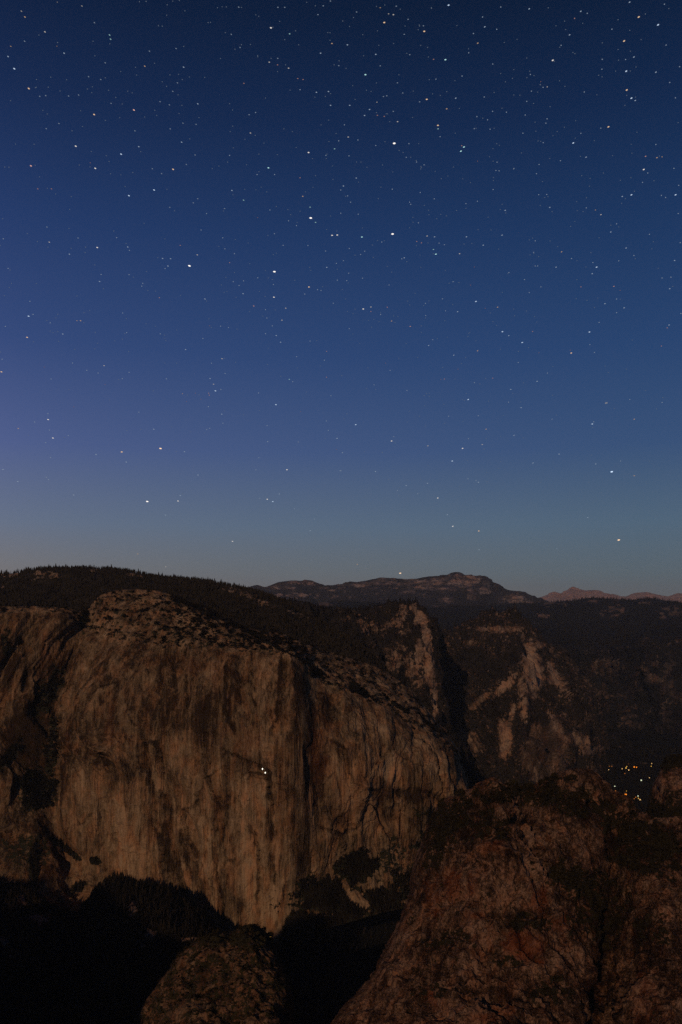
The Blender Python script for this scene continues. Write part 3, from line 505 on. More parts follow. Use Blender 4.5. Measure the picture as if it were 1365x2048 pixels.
tal = .95 * blob(x, y, 718, 1800, 34, 13, 38, jag=.4, seed=5); veg = veg * (1 - tal)
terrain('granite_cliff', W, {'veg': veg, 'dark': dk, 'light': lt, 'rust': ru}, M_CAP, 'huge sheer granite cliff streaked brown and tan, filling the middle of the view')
P_CAP = (W, x, y, veg, top, face, apr, disp)

# ---- dark wooded talus hill at the lower left
tl = [(-120, 1752), (-40, 1756), (0, 1776), (40, 1780), (62, 1788), (76, 1798), (88, 1810), (105, 1822), (130, 1832), (152, 1834), (172, 1814), (192, 1784), (212, 1768), (232, 1757), (260, 1765), (290, 1775), (330, 1784), (350, 1802), (375, 1814), (400, 1830), (420, 1848), (440, 1872), (470, 1905), (520, 1950), (580, 1985)]
cols = [[(px, py + 40, 2430 - .2 * px), (px, py, 2230 - .28 * px), (px, py + 70, 1980 - .1 * px), (px, py + 170, 1850), (px, 2090, 1700), (px, 2200, 1600)] for px, py in tl]
W, U, V = patch(cols, 380, 230, [.3, 2, 3, 3, 1]); n = normals(W)
W = W + n * (sstep(1, 1.5, V) * 26 * fbm(W[..., 0] / 110, W[..., 1] / 110, W[..., 2] / 110, 4, 101))[..., None]; x, y = pix(W); lt = np.zeros(x.shape)
for b in [(90, 1840, 16, 14), (60, 1835, 26, 9), (45, 1800, 10, 12), (265, 1815, 10, 18), (300, 1870, 14, 14), (285, 1892, 8, 4), (8, 1885, 10, 18), (22, 1912, 8, 5), (380, 1878, 18, 6), (180, 1803, 14, 4), (255, 1880, 8, 5)]:
    lt = np.maximum(lt, blob(x, y, *b, jag=.7, soft=.6, seed=int(b[0]), js=14))
terrain('wooded_talus', W, {'veg': np.clip(1 - .9 * lt, 0, 1), 'light': .9 * lt}, M_TALUS, 'black wooded talus hill in shadow below the left of the big cliff')
P_TAL = (W, x, y, lt)

# ---- dome at the bottom, in front of the gap
dm = [(246, 2120, 980), (262, 2058, 960), (285, 2016, 930), (305, 1988, 905), (325, 1958, 890), (345, 1930, 880), (368, 1904, 875), (390, 1885, 872), (415, 1872, 870), (440, 1868, 875), (462, 1866, 880), (482, 1856, 880), (500, 1850, 885), (515, 1853, 890), (528, 1862, 892), (545, 1882, 895), (558, 1904, 900), (570, 1936, 910), (580, 1968, 925), (589, 2005, 945), (596, 2045, 965), (606, 2120, 990)]
cols = []
for px, py, d in dm:
    cx = 420 + (px - 420) * .98; d = 1250 + (d - 870) * (.5 if px < 480 else .12)
    cols.append([(px * .9 + 42, py + 60, d * 1.3), (px, py, d), (cx, py + 38, d - 75), (cx, max(py + 110, 2010), d - 170), (cx, 2160, d - 270), (cx, 2700, d - 350)])
W, U, V = patch(cols, 300, 260, [.4, 3, 4, 3, .6]); n = normals(W); fade = sstep(1, 1.5, V)
W = W + n * (fade * (13 * fbm(W[..., 0] / 70, W[..., 1] / 70, W[..., 2] / 80, 4, 111) + 4 * fbm(W[..., 0] / 16, W[..., 1] / 16, W[..., 2] / 18, 3, 113)))[..., None]
W[..., 2] += 4.5 * fbm(W[..., 0] / 16, W[..., 1] / 16, 0, 3, 8)
x, y = pix(W); lt = np.maximum(.4 * blob(x, y, 520, 1950, 40, 60, jag=.5), .3 * blob(x, y, 420, 2020, 90, 20, jag=.6)); lt = np.maximum(lt, .4 * blob(x, y, 385, 1910, 14, 20, 30))
terrain('rounded_dome', W, {'veg': np.clip(.42 + .55 * fbm(x / 22, y / 22, 0, 3, 3) + .4 * sstep(1905, 1870, y), 0, 1), 'light': lt}, M_DOME, 'small rounded brushy dome rising at the bottom left of the gap')
P_DOME = (W, x, y)

# ---- big foreground rock mass at the lower right
cols = [
 [(905, 1660, 2100), (898, 1632, 1800), (872, 1720, 1750), (830, 1860, 1700), (780, 1980, 1600), (720, 2110, 1500), (700, 2500, 1400)],
 [(885, 1640, 1900), (880, 1612, 1560), (836, 1712, 1500), (795, 1850, 1420), (736, 1962, 1300), (650, 2080, 1180), (600, 2500, 1050)],
 [(900, 1630, 1800), (893, 1599, 1440), (850, 1715, 1370), (810, 1850, 1270), (756, 1965, 1180), (680, 2085, 1080), (640, 2500, 960)],
 [(935, 1610, 1800), (930, 1584, 1390), (900, 1705, 1260), (872, 1850, 1170), (832, 1965, 1080), (782, 2095, 1000), (740, 2500, 900)],
 [(965, 1595, 1750), (962, 1572, 1350), (935, 1690, 1200), (920, 1845, 1120), (885, 1965, 1040), (845, 2100, 950), (820, 2500, 860)],
 [(990, 1590, 1750), (988, 1562, 1320), (965, 1680, 1160), (955, 1840, 1090), (925, 1965, 1010), (895, 2100, 920), (880, 2500, 830)],
 [(1020, 1600, 1750), (1016, 1571, 1320), (1005, 1685, 1150), (1000, 1835, 1090), (985, 1965, 1010), (960, 2100, 915), (950, 2500, 820)],
 [(1048, 1605, 1800), (1046, 1580, 1370), (1045, 1690, 1190), (1045, 1835, 1080), (1035, 1965, 1000), (1020, 2100, 910), (1010, 2500, 820)],
 [(1080, 1590, 1850), (1080, 1567, 1420), (1085, 1690, 1220), (1090, 1830, 1100), (1085, 1965, 1010), (1080, 2100, 915), (1080, 2500, 830)],
 [(1110, 1580, 1850), (1112, 1550, 1450), (1125, 1690, 1240), (1135, 1830, 1130), (1135, 1965, 1040), (1130, 2100, 940), (1130, 2500, 850)],
 [(1150, 1570, 1850), (1150, 1538, 1460), (1175, 1690, 1290), (1185, 1830, 1200), (1188, 1965, 1110), (1180, 2100, 1010), (1180, 2500, 930)],
 [(1180, 1570, 1850), (1180, 1541, 1470), (1205, 1700, 1350), (1215, 1830, 1280), (1215, 1965, 1200), (1210, 2100, 1100), (1210, 2500, 1020)],
 [(1205, 1580, 1850), (1203, 1556, 1480), (1232, 1710, 1370), (1240, 1830, 1270), (1240, 1965, 1180), (1235, 2100, 1080), (1235, 2500, 990)],
 [(1222, 1600, 1850), (1220, 1580, 1480), (1258, 1715, 1330), (1270, 1830, 1180), (1272, 1965, 1080), (1265, 2100, 980), (1265, 2500, 900)],
 [(1255, 1620, 1850), (1252, 1592, 1470), (1285, 1710, 1290), (1300, 1830, 1130), (1302, 1965, 1030), (1295, 2100, 940), (1295, 2500, 860)],
 [(1275, 1640, 1850), (1272, 1618, 1450), (1310, 1720, 1260), (1330, 1835, 1110), (1335, 1965, 1010), (1330, 2100, 920), (1330, 2500, 840)],
 [(1300, 1660, 1850), (1300, 1640, 1430), (1340, 1735, 1260), (1365, 1850, 1130), (1370, 1965, 1020), (1365, 2100, 920), (1365, 2500, 850)],
 [(1360, 1650, 1850), (1350, 1636, 1430), (1385, 1740, 1280), (1410, 1860, 1150), (1415, 1965, 1040), (1410, 2100, 940), (1410, 2500, 860)],
 [(1460, 1640, 1850), (1450, 1625, 1450), (1480, 1740, 1300), (1500, 1860, 1170), (1500, 1965, 1060), (1500, 2100, 960), (1500, 2500, 880)]]
W, U, V = patch(cols, 620, 560, [.3, 3, 3.6, 3, 2.6, .8]); n = normals(W); fade = sstep(1, 1.35, V); X0, Y0, Z0 = W[..., 0], W[..., 1], W[..., 2]
disp = 14 * fbm(X0 / 90, Y0 / 90, Z0 / 130, 4, 121) + 7 * ridged(X0 / 34, Y0 / 40, Z0 / 60, 3, 123) + 2.2 * ridged((X0 + .4 * Z0) / 15, Y0 / 20, Z0 / 44, 2, 124) + np.floor(5 * fbm(X0 / 46, Y0 / 46, Z0 / 80, 3, 125)) * 1.9 + 2.2 * fbm(X0 / 9, Y0 / 9, Z0 / 14, 3, 127)
x, y = pix(W)
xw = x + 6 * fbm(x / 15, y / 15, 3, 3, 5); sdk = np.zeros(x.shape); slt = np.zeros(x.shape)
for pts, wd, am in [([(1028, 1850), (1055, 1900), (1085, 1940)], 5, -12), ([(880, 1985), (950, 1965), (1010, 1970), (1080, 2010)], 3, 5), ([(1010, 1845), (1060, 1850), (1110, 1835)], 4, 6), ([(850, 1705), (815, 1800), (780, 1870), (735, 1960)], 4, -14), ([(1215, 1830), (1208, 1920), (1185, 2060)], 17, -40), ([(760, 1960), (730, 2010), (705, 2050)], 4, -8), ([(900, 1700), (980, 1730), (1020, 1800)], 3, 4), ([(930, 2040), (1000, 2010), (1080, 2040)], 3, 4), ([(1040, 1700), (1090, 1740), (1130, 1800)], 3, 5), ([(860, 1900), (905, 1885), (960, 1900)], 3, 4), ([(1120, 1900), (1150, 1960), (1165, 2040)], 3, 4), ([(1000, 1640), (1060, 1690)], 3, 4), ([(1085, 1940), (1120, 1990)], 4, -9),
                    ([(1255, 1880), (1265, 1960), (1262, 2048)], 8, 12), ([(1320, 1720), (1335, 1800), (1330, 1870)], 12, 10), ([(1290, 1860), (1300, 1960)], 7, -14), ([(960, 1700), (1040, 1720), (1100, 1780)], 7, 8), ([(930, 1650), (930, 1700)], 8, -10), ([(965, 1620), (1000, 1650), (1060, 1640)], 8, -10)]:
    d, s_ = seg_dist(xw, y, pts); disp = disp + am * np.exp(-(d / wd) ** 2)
    if am < 0: sdk = np.maximum(sdk, .7 * np.exp(-(d / (wd * .9)) ** 2))  # shade of cracks and chasm painted into the recess strokes
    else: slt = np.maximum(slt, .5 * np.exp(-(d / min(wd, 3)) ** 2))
W = W + n * (fade * disp * (.35 + .65 * sstep(1.2, 3.2, U)))[..., None]; W[..., 2] += (1 - fade * .5) * 5.0 * fbm(X0 / 14, Y0 / 14, 0, 3, 8)
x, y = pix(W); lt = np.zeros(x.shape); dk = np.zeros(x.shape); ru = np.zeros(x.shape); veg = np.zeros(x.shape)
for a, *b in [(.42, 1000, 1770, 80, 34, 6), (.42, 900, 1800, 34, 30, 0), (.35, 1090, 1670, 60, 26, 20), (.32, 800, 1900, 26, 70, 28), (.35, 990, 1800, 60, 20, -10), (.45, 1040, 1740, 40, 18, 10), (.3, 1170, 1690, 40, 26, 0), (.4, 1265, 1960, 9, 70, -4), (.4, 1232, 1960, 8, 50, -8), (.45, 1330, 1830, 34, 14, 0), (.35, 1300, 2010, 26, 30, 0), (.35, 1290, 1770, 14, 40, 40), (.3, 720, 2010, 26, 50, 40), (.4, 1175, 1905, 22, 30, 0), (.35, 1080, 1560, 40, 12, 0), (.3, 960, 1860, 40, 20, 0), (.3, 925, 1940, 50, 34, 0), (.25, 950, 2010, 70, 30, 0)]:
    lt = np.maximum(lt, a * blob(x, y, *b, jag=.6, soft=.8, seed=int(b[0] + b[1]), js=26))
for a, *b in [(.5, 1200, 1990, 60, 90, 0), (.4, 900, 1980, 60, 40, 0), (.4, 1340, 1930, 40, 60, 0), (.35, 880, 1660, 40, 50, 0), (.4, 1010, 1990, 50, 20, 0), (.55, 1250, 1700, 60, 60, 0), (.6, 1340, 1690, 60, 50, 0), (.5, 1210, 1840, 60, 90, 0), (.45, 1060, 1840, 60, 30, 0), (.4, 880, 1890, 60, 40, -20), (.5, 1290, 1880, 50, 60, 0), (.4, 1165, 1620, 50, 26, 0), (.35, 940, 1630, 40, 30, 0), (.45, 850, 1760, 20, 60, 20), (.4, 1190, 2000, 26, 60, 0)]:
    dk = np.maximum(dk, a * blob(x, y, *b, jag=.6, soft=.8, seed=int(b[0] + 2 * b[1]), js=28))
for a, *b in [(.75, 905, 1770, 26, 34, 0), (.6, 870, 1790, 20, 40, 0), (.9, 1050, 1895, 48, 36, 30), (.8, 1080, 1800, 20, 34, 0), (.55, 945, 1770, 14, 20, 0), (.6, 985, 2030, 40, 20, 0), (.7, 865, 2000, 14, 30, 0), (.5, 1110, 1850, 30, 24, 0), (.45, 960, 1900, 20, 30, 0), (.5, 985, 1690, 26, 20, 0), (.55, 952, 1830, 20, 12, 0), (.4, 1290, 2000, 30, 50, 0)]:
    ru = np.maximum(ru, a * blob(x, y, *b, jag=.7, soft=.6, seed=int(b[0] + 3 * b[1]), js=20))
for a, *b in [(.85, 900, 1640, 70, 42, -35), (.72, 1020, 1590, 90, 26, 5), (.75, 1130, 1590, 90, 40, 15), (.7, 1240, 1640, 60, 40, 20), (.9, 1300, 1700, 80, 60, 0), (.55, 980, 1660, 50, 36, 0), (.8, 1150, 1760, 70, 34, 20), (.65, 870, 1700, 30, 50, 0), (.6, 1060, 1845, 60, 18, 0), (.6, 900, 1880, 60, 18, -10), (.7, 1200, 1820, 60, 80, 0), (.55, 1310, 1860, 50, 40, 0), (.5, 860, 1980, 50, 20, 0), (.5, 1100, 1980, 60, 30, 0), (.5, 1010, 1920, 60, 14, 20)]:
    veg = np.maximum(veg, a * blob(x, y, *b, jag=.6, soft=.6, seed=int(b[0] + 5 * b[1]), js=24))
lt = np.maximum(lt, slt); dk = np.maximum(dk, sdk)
veg = np.clip(veg * .88 + .06 + .40 * fbm(x / 30, y / 30, 0, 4, 77), 0, 1)
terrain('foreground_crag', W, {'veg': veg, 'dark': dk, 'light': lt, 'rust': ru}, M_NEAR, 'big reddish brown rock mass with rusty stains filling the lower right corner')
P_CRAG = (W, x, y, veg)

# ---- crag top at the right edge
sp_ = [(1285, 1680), (1292, 1640), (1297, 1605), (1303, 1580), (1312, 1560), (1322, 1543), (1330, 1528), (1340, 1519), (1355, 1514), (1375, 1512), (1410, 1508), (1470, 1520), (1540, 1540)]
cols = [[(px + 10, py + 20, 2300), (px, py, 1850), (px + (8 if px < 1330 else 0), py + 40, 1720), (px + 8, py + 110, 1640), (px + 10, py + 230, 1520)] for px, py in sp_]
W, U, V = patch(cols, 170, 200, [.4, 2, 3, 3]); n = normals(W); fade = sstep(1, 1.4, V)
W = W + n * (fade * (18 * fbm(W[..., 0] / 70, W[..., 1] / 70, W[..., 2] / 110, 4, 131) + 5 * fbm(W[..., 0] / 16, W[..., 1] / 16, W[..., 2] / 24, 3, 133)))[..., None]; W[..., 2] += 4 * fbm(W[..., 0] / 14, W[..., 1] / 14, 0, 3, 8)
x, y = pix(W); veg = np.clip(.55 + .5 * sstep(1545, 1520, y) + .5 * sstep(1600, 1640, y) - .6 * blob(x, y, 1318, 1570, 16, 34) - .4 * blob(x, y, 1350, 1560, 26, 24), 0, 1)
terrain('edge_crag', W, {'veg': veg, 'light': .3 * blob(x, y, 1318, 1570, 14, 34)}, M_NEAR, 'smaller rounded crag top cut off by the right edge of the view')
P_EDGE = (W, x, y, veg)

# ---- unseen ridge, its crest shaped to throw shadow on talus and valley mouth
shp = [(-40, 1765, 2230), (40, 1757, 2260), (68, 1745, 2270), (105, 1812, 2270), (135, 1828, 2270), (160, 1822, 2280), (190, 1782, 2300), (232, 1757, 2350), (345, 1800, 2290), (440, 1868, 2230), (500, 1895, 2190), (548, 1868, 2165), (600, 1838, 2200), (670, 1828, 2230)]
prof = [(-4200, 420), (-3000, 330)]
for px, py, d in shp:
    p = world_pt(np.array(px), np.array(py), np.array(d)); t = p[1] / -SDIR[1]; qq = p + SDIR * t; prof.append((qq[0], qq[2]))
prof.sort(); xe = prof[-1][0]; prof += [(xe + 30, prof[-1][1] - 90), (xe + 80, -420), (xe + 700, -700), (xe + 2000, -820)]
px_ = np.array([p[0] for p in prof]); pz_ = np.array([p[1] for p in prof])
gx = np.linspace(-4200, 1200, 420); gy = np.concatenate([np.linspace(-1500, -60, 22), np.linspace(-30, 30, 5), np.linspace(60, 700, 26)])
RX, RY = np.meshgrid(gx, gy, indexing='ij'); cz = np.interp(RX, px_, pz_) + 5 * fbm(RX / 45, 0 * RX, 0, 4, 3)
RZ = cz - np.where(RY > 0, (np.abs(RY) / 700) ** .8, (np.abs(RY) / 1500) ** 1.2 * .9) * (cz + 990) + 18 * fbm(RX / 130, RY / 130, 0, 3, 6) * np.clip(np.abs(RY) / 200, 0, 1)
terrain('shadow_ridge', np.stack([RX, RY, RZ], -1)[:, ::-1], {'veg': .5 + 0 * RX}, M_NEAR, 'unseen wooded granite ridge beside the viewpoint, shaped for its shadow')

# ---- the air between the viewpoint and the far peaks
hz = mesh_obj('haze', np.array([(a * 49000, -9000 if b < 0 else 57500, -1010 if c < 0 else 1500) for a in (-1, 1) for b in (-1, 1) for c in (-1, 1)]), np.array([(0, 1, 3, 2), (4, 6, 7, 5), (0, 4, 5, 1), (2, 3, 7, 6), (0, 2, 6, 4), (1, 5, 7, 3)]), None)
hm = bpy.data.materials.new('haze_air'); hm.use_nodes = True; hm.node_tree.nodes.clear(); ho = hm.node_tree.nodes.new('ShaderNodeOutputMaterial')
hv = hm.node_tree.nodes.new('ShaderNodeVolumePrincipled'); hv.inputs['Density'].default_value = 9.0e-6; hv.inputs['Color'].default_value = (.74, .84, 1.0, 1); hv.inputs['Anisotropy'].default_value = .0
hm.node_tree.links.new(hv.outputs[0], ho.inputs['Volume']); hz.data.materials.append(hm); tag(hz, 'thin bluish evening haze over the far mountains', 'haze', None, 'stuff')

# ================================================================ FORESTS AND BUSHES
W, x, y, lt = P_RIDGE; Vc = (x > -60)
w = Vc * np.clip(1 - 1.6 * lt, .03, 1) * (y < 1480); pts = pick(W, w, 17000)
scatter_mesh('forest', pts, RNG.uniform(11, 23, len(pts)), CONS, M_CON, 'dark conifer forest covering the long left ridge', 'forest')
W, x, y, lt = P_SPUR; w = np.clip(1.1 - 1.7 * lt, 0, 1) * (x < 1000) * (.35 + 1.0 * (x < 740) + (y > 1380)); pts = pick(W, w, 6500)
scatter_mesh('forest', pts, RNG.uniform(16, 36, len(pts)), CONS, M_CON_D, 'dark forest on the wooded spur and in the gully below it', 'forest')
W, x, y, lt = P_BUT; w = np.clip(.8 - 1.6 * lt, 0, 1) * (1 - blob(x, y, 1090, 1508, 50, 66, jag=.15)); pts = pick(W, w, 4500)
scatter_mesh('forest', pts, RNG.uniform(16, 36, len(pts)), CONS, M_CON_D, 'scattered dark trees on the ledges of the buttressed wall', 'forest')
W, x, y, up, band = P_PLAT; w = up * np.clip(1 - 1.5 * band, 0, 1) * (x > 480) * (x < 1400) * (y > 1190); pts = pick(W, w, 5000)
scatter_mesh('forest', pts, RNG.uniform(26, 48, len(pts)), CONS, M_CON_D, 'distant forest covering the plateau under the far mountains', 'forest')
W, x, y, lt = P_TAL; w = np.clip(1.1 - 1.4 * lt, 0, 1) * (x > -60) * (y < 2090); pts = pick(W, w, 7000)
scatter_mesh('forest', pts, RNG.uniform(12, 26, len(pts)), CONS, M_CON_D, 'black forest on the shadowed talus at the lower left', 'forest')
W, x, y, veg, top, face, apr, disp = P_CAP
w = apr * np.clip(veg - .55, 0, 1) * (x > -60); pts = pick(W, w, 3800)
scatter_mesh('forest', pts, RNG.uniform(10, 20, len(pts)), CONS, M_CON_D, 'dark trees on the rubble slopes at the foot of the big cliff', 'forest')
nz = 0.5 + 1.6 * fbm(x / 9, y / 5, 2, 3, 55); w = top * np.clip(veg - .25, 0, 1) * np.clip(nz, 0, 1) ** 2 * (x > -60); pts = pick(W, w, 4200)
scatter_mesh('bushes', pts, RNG.uniform(5, 12, len(pts)), BUSH, M_CON_D, 'dark bushes dotted over the bare top slab of the big cliff', 'bushes', 1.1)
w = face * np.clip(veg - .45, 0, 1) * (x > -60); pts = pick(W, w, 1300)
scatter_mesh('bushes', pts, RNG.uniform(7, 14, len(pts)), BUSH, M_CON_D, 'dark scrub in the gully and on the ledges of the big cliff', 'bushes', 1.0)
W, x, y, veg = P_CRAG; vis = (x > 640) * (x < 1420) * (y < 2080); w = vis * np.clip(veg - .42, 0, 1) ** 1.3; pts = pick(W, w, 5200)
scatter_mesh('bushes', pts, RNG.uniform(3, 7.5, len(pts)), BUSH, M_OAK, 'olive brown brush covering the ledges of the big foreground rock', 'bushes', 1.15)
W, x, y = P_DOME; w = (x > 230) * (y < 2080) * np.clip(.5 + fbm(x / 18, y / 18, 0, 3, 5) * 1.6, 0, 1); pts = pick(W, w, 2600)
scatter_mesh('bushes', pts, RNG.uniform(2.5, 6, len(pts)), BUSH, M_OAK, 'olive brown brush spread over the small dome at the bottom', 'bushes', 1.15)
W, x, y, veg = P_EDGE; w = (x < 1420) * np.clip(veg - .4, 0, 1); pts = pick(W, w, 900)
scatter_mesh('bushes', pts, RNG.uniform(4, 9, len(pts)), BUSH, M_OAK, 'dark brush on the crag top at the right edge', 'bushes', 1.1)
gx_, gy_ = RNG.uniform(-2200, 2600, 30000), RNG.uniform(1750, 5600, 30000); k = (np.abs(gx_ / gy_) < .47); gx_, gy_ = gx_[k][:9000], gy_[k][:9000]
pts = np.stack([gx_, gy_, -976 + 14 * fbm(gx_ / 500, gy_ / 500, 0.3, 4, 5)], -1)
scatter_mesh('forest', pts, RNG.uniform(18, 34, len(pts)), CONS, M_CON_D, 'black forest on the valley floor around the lights and in the gap', 'forest')

# ---- single trees: the ones that show largest
def tree_meshes(shapes, mat):
    out = []
    for i, (sv, sf) in enumerate(shapes):
        c = bpy.data.meshes.new('crown'); c.from_pydata(sv.tolist(), [], sf.tolist()); c.materials.append(mat); out.append(c)
    return out
tv_ = [(0.022 * math.cos(a), 0.022 * math.sin(a), -.04) for a in (0, 1.57, 3.14, 4.71)] + [(0.014 * math.cos(a), 0.014 * math.sin(a), .5) for a in (0, 1.57, 3.14, 4.71)]
ME_TR = bpy.data.meshes.new('trunk'); ME_TR.from_pydata(tv_, [], [(i, (i + 1) % 4, 4 + (i + 1) % 4, 4 + i) for i in range(4)]); ME_TR.materials.append(M_BARK)
ME_C = tree_meshes(BIGC, M_CON); ME_O = tree_meshes(BIGB, M_OAK)
def plant_trees(name, pts, h, meshes, where, cat, wid=1.0):
    for p, hh in zip(pts, h):
        px = CX + F * p[0] / p[1]; label, group = next((l, g) for lim, l, g in where if px < lim)
        o = empty(name, p, label, cat, group); s = hh; o.rotation_euler = (0, 0, random.uniform(0, 6.28))
        o.scale = (s * wid * random.uniform(.85, 1.2), s * wid, s)
        for nm, me in (('trunk', ME_TR), ('crown', random.choice(meshes))):
            c = bpy.data.objects.new(nm, me); COL.objects.link(c); c.parent = o
W, x, y, lt = P_RIDGE
rows = int(W.shape[1] * .4 / 8.4) + 1; sub = W[:, rows - 2: rows + 3]; xs, ys = pix(sub); w = (xs > 0) * (xs < 600) * 1.0; pts = pick(sub, w, 130)
plant_trees('conifer_tree', pts, RNG.uniform(9, 32, 130), ME_C, [
    (150, 'dark pointed conifer on the ridge skyline above the left wall', 'conifers on the skyline above the left wall'),
    (300, 'dark pointed conifer on the highest stretch of the forested ridge', 'conifers on the highest stretch of the ridge'),
    (450, 'dark pointed conifer on the descending skyline behind the big cliff', 'conifers on the descending ridge skyline'),
    (9999, 'dark pointed conifer where the ridge skyline drops towards the far massif', 'conifers at the low end of the ridge skyline')], 'tree', 1.15)
W, x, y, veg = P_CRAG; w = (x > 830) * (x < 1365) * (y < 1760) * (y > 1540) * np.clip(veg - .5, 0, 1) ** 2; pts = pick(W, w, 104)
plant_trees('oak_tree', pts, RNG.uniform(7, 17, 104), ME_O, [
    (960, 'small round dark tree on the left shoulder of the foreground crag', 'trees on the left shoulder of the crag'),
    (1080, 'small round dark tree on the middle top of the foreground crag', 'trees on the middle top of the crag'),
    (1200, 'small round dark tree on the rounded right top of the foreground crag', 'trees on the right top of the crag'),
    (9999, 'small round dark tree on the wooded saddle below the valley lights', 'trees on the saddle below the valley lights')], 'tree', .95)
W, x, y = P_DOME; w = (y > 1840) * (y < 1895) * (x > 380) * (x < 545) * 1.0; pts = pick(W, w, 26)
plant_trees('oak_tree', pts, RNG.uniform(7, 14, 26), ME_O, [
    (465, 'small round dark tree on the left part of the bottom dome top', 'trees on the left part of the dome top'),
    (9999, 'small round dark tree on the peak of the bottom dome', 'trees on the peak of the dome')], 'tree', .9)
W, x, y, lt = P_TAL; w = (x > 0) * (x < 440) * (np.abs(y - np.interp(x, [a for a, b in tl], [b for a, b in tl])) < 10) * 1.0; pts = pick(W, w, 40)
plant_trees('conifer_tree', pts, RNG.uniform(12, 24, 40), ME_C, [
    (180, 'black conifer on the low left part of the shadowed talus crest', 'conifers on the left talus crest'),
    (9999, 'black conifer on the shadowed talus crest sloping down to the dome', 'conifers on the sloping talus crest')], 'tree', 1.3)

# ================================================================ LIGHTS IN THE VALLEY AND ON THE CLIFF
ico_v = [(-1, 0, 1.618), (1, 0, 1.618), (-1, 0, -1.618), (1, 0, -1.618), (0, 1.618, 1), (0, 1.618, -1), (0, -1.618, 1), (0, -1.618, -1), (1.618, 1, 0), (-1.618, 1, 0), (1.618, -1, 0), (-1.618, -1, 0)]
ico_f = [(0, 4, 1), (0, 9, 4), (9, 5, 4), (4, 5, 8), (4, 8, 1), (8, 10, 1), (8, 3, 10), (5, 3, 8), (5, 2, 3), (2, 7, 3), (7, 10, 3), (7, 6, 10), (7, 11, 6), (11, 0, 6), (0, 1, 6), (6, 1, 10), (9, 0, 11), (9, 11, 2), (9, 2, 5), (7, 2, 11)]
IV = np.array(ico_v) / 1.902
def ball(name, mat):
    me = bpy.data.meshes.new(name); me.from_pydata(IV.tolist(), [], ico_f); me.materials.append(mat); return me
M_POLE = flat_mat('pole_metal', (0.05, 0.05, 0.05), .1); M_WALL = flat_mat('cabin_wall', (0.10, 0.06, 0.035), .3, .3); M_ROOF = flat_mat('cabin_roof', (0.04, 0.035, 0.03), .3, .3)
GL = {'t': glow_mat('tent_light', (1, .95, .8), 1.6), 'w': glow_mat('white_lamp', (1.0, .58, .22), 1.3), 'o': glow_mat('orange_lamp', (1.0, .26, .02), 1.3), 'y': glow_mat('yellow_lamp', (1.0, .55, .10), 1.0), 'c': glow_mat('cool_lamp', (.9, .95, .62), .9), 'd': glow_mat('dim_orange_lamp', (.75, .22, .03), .6)}
LB = {k: ball('lamp_head', m) for k, m in GL.items()}
def box(name, sx, sy, sz, mat, parent, loc):
    v = [(a * sx / 2, b * sy / 2, c * sz) for a in (-1, 1) for b in (-1, 1) for c in (0, 1)]
    o = mesh_obj(name, np.array(v), np.array([(0, 1, 3, 2), (4, 6, 7, 5), (0, 4, 5, 1), (2, 3, 7, 6), (0, 2, 6, 4), (1, 5, 7, 3)]), mat, parent); o.location = loc; return o
def lamp(px, py, c, r, label, lift=14, dist=None):
    """a lamp on a tall mast on the valley floor, seen at photo position (px, py)"""
    Z = -975 + lift; D = dist or (-(Z) / (py - HY) * F); p = world_pt(np.array(float(px)), np.array(float(py)), np.array(float(D)))
    o = empty('street_lamp', (p[0], p[1], p[2] - lift), label, 'lamp', 'lamps on the valley floor')
    box('pole', .5, .5, lift, M_POLE, o, (0, 0, 0)); h = bpy.data.objects.new('lamp_head', LB[c]); COL.objects.link(h); h.parent = o; h.location = (0, 0, lift); h.scale = (.74 * r * D / F,) * 3
def cabin(px, py, c, w, h, label):
    Z = -975 + 6; D = -Z / (py - HY) * F; p = world_pt(np.array(float(px)), np.array(float(py)), np.array(float(D)))
    o = empty('cabin', (p[0], p[1], p[2] - 6), label, 'cabin', 'lit cabins on the valley floor'); q = D / F
    box('wall', w * q * 1.3, 9, h * q + 8, M_WALL, o, (0, 6, 0)); g = mesh_obj('roof', np.array([(-w * q * .8, 0, h * q + 8), (w * q * .8, 0, h * q + 8), (w * q * .8, 13, h * q + 8), (-w * q * .8, 13, h * q + 8), (-w * q * .8, 6, h * q + 13), (w * q * .8, 6, h * q + 13)]), np.array([(0, 1, 5), (0, 5, 4), (2, 3, 4), (2, 4, 5), (0, 4, 3), (1, 2, 5)]), M_ROOF, o)
    box('window', w * q, .4, h * q, GL[c], o, (0, 1.2, 4))
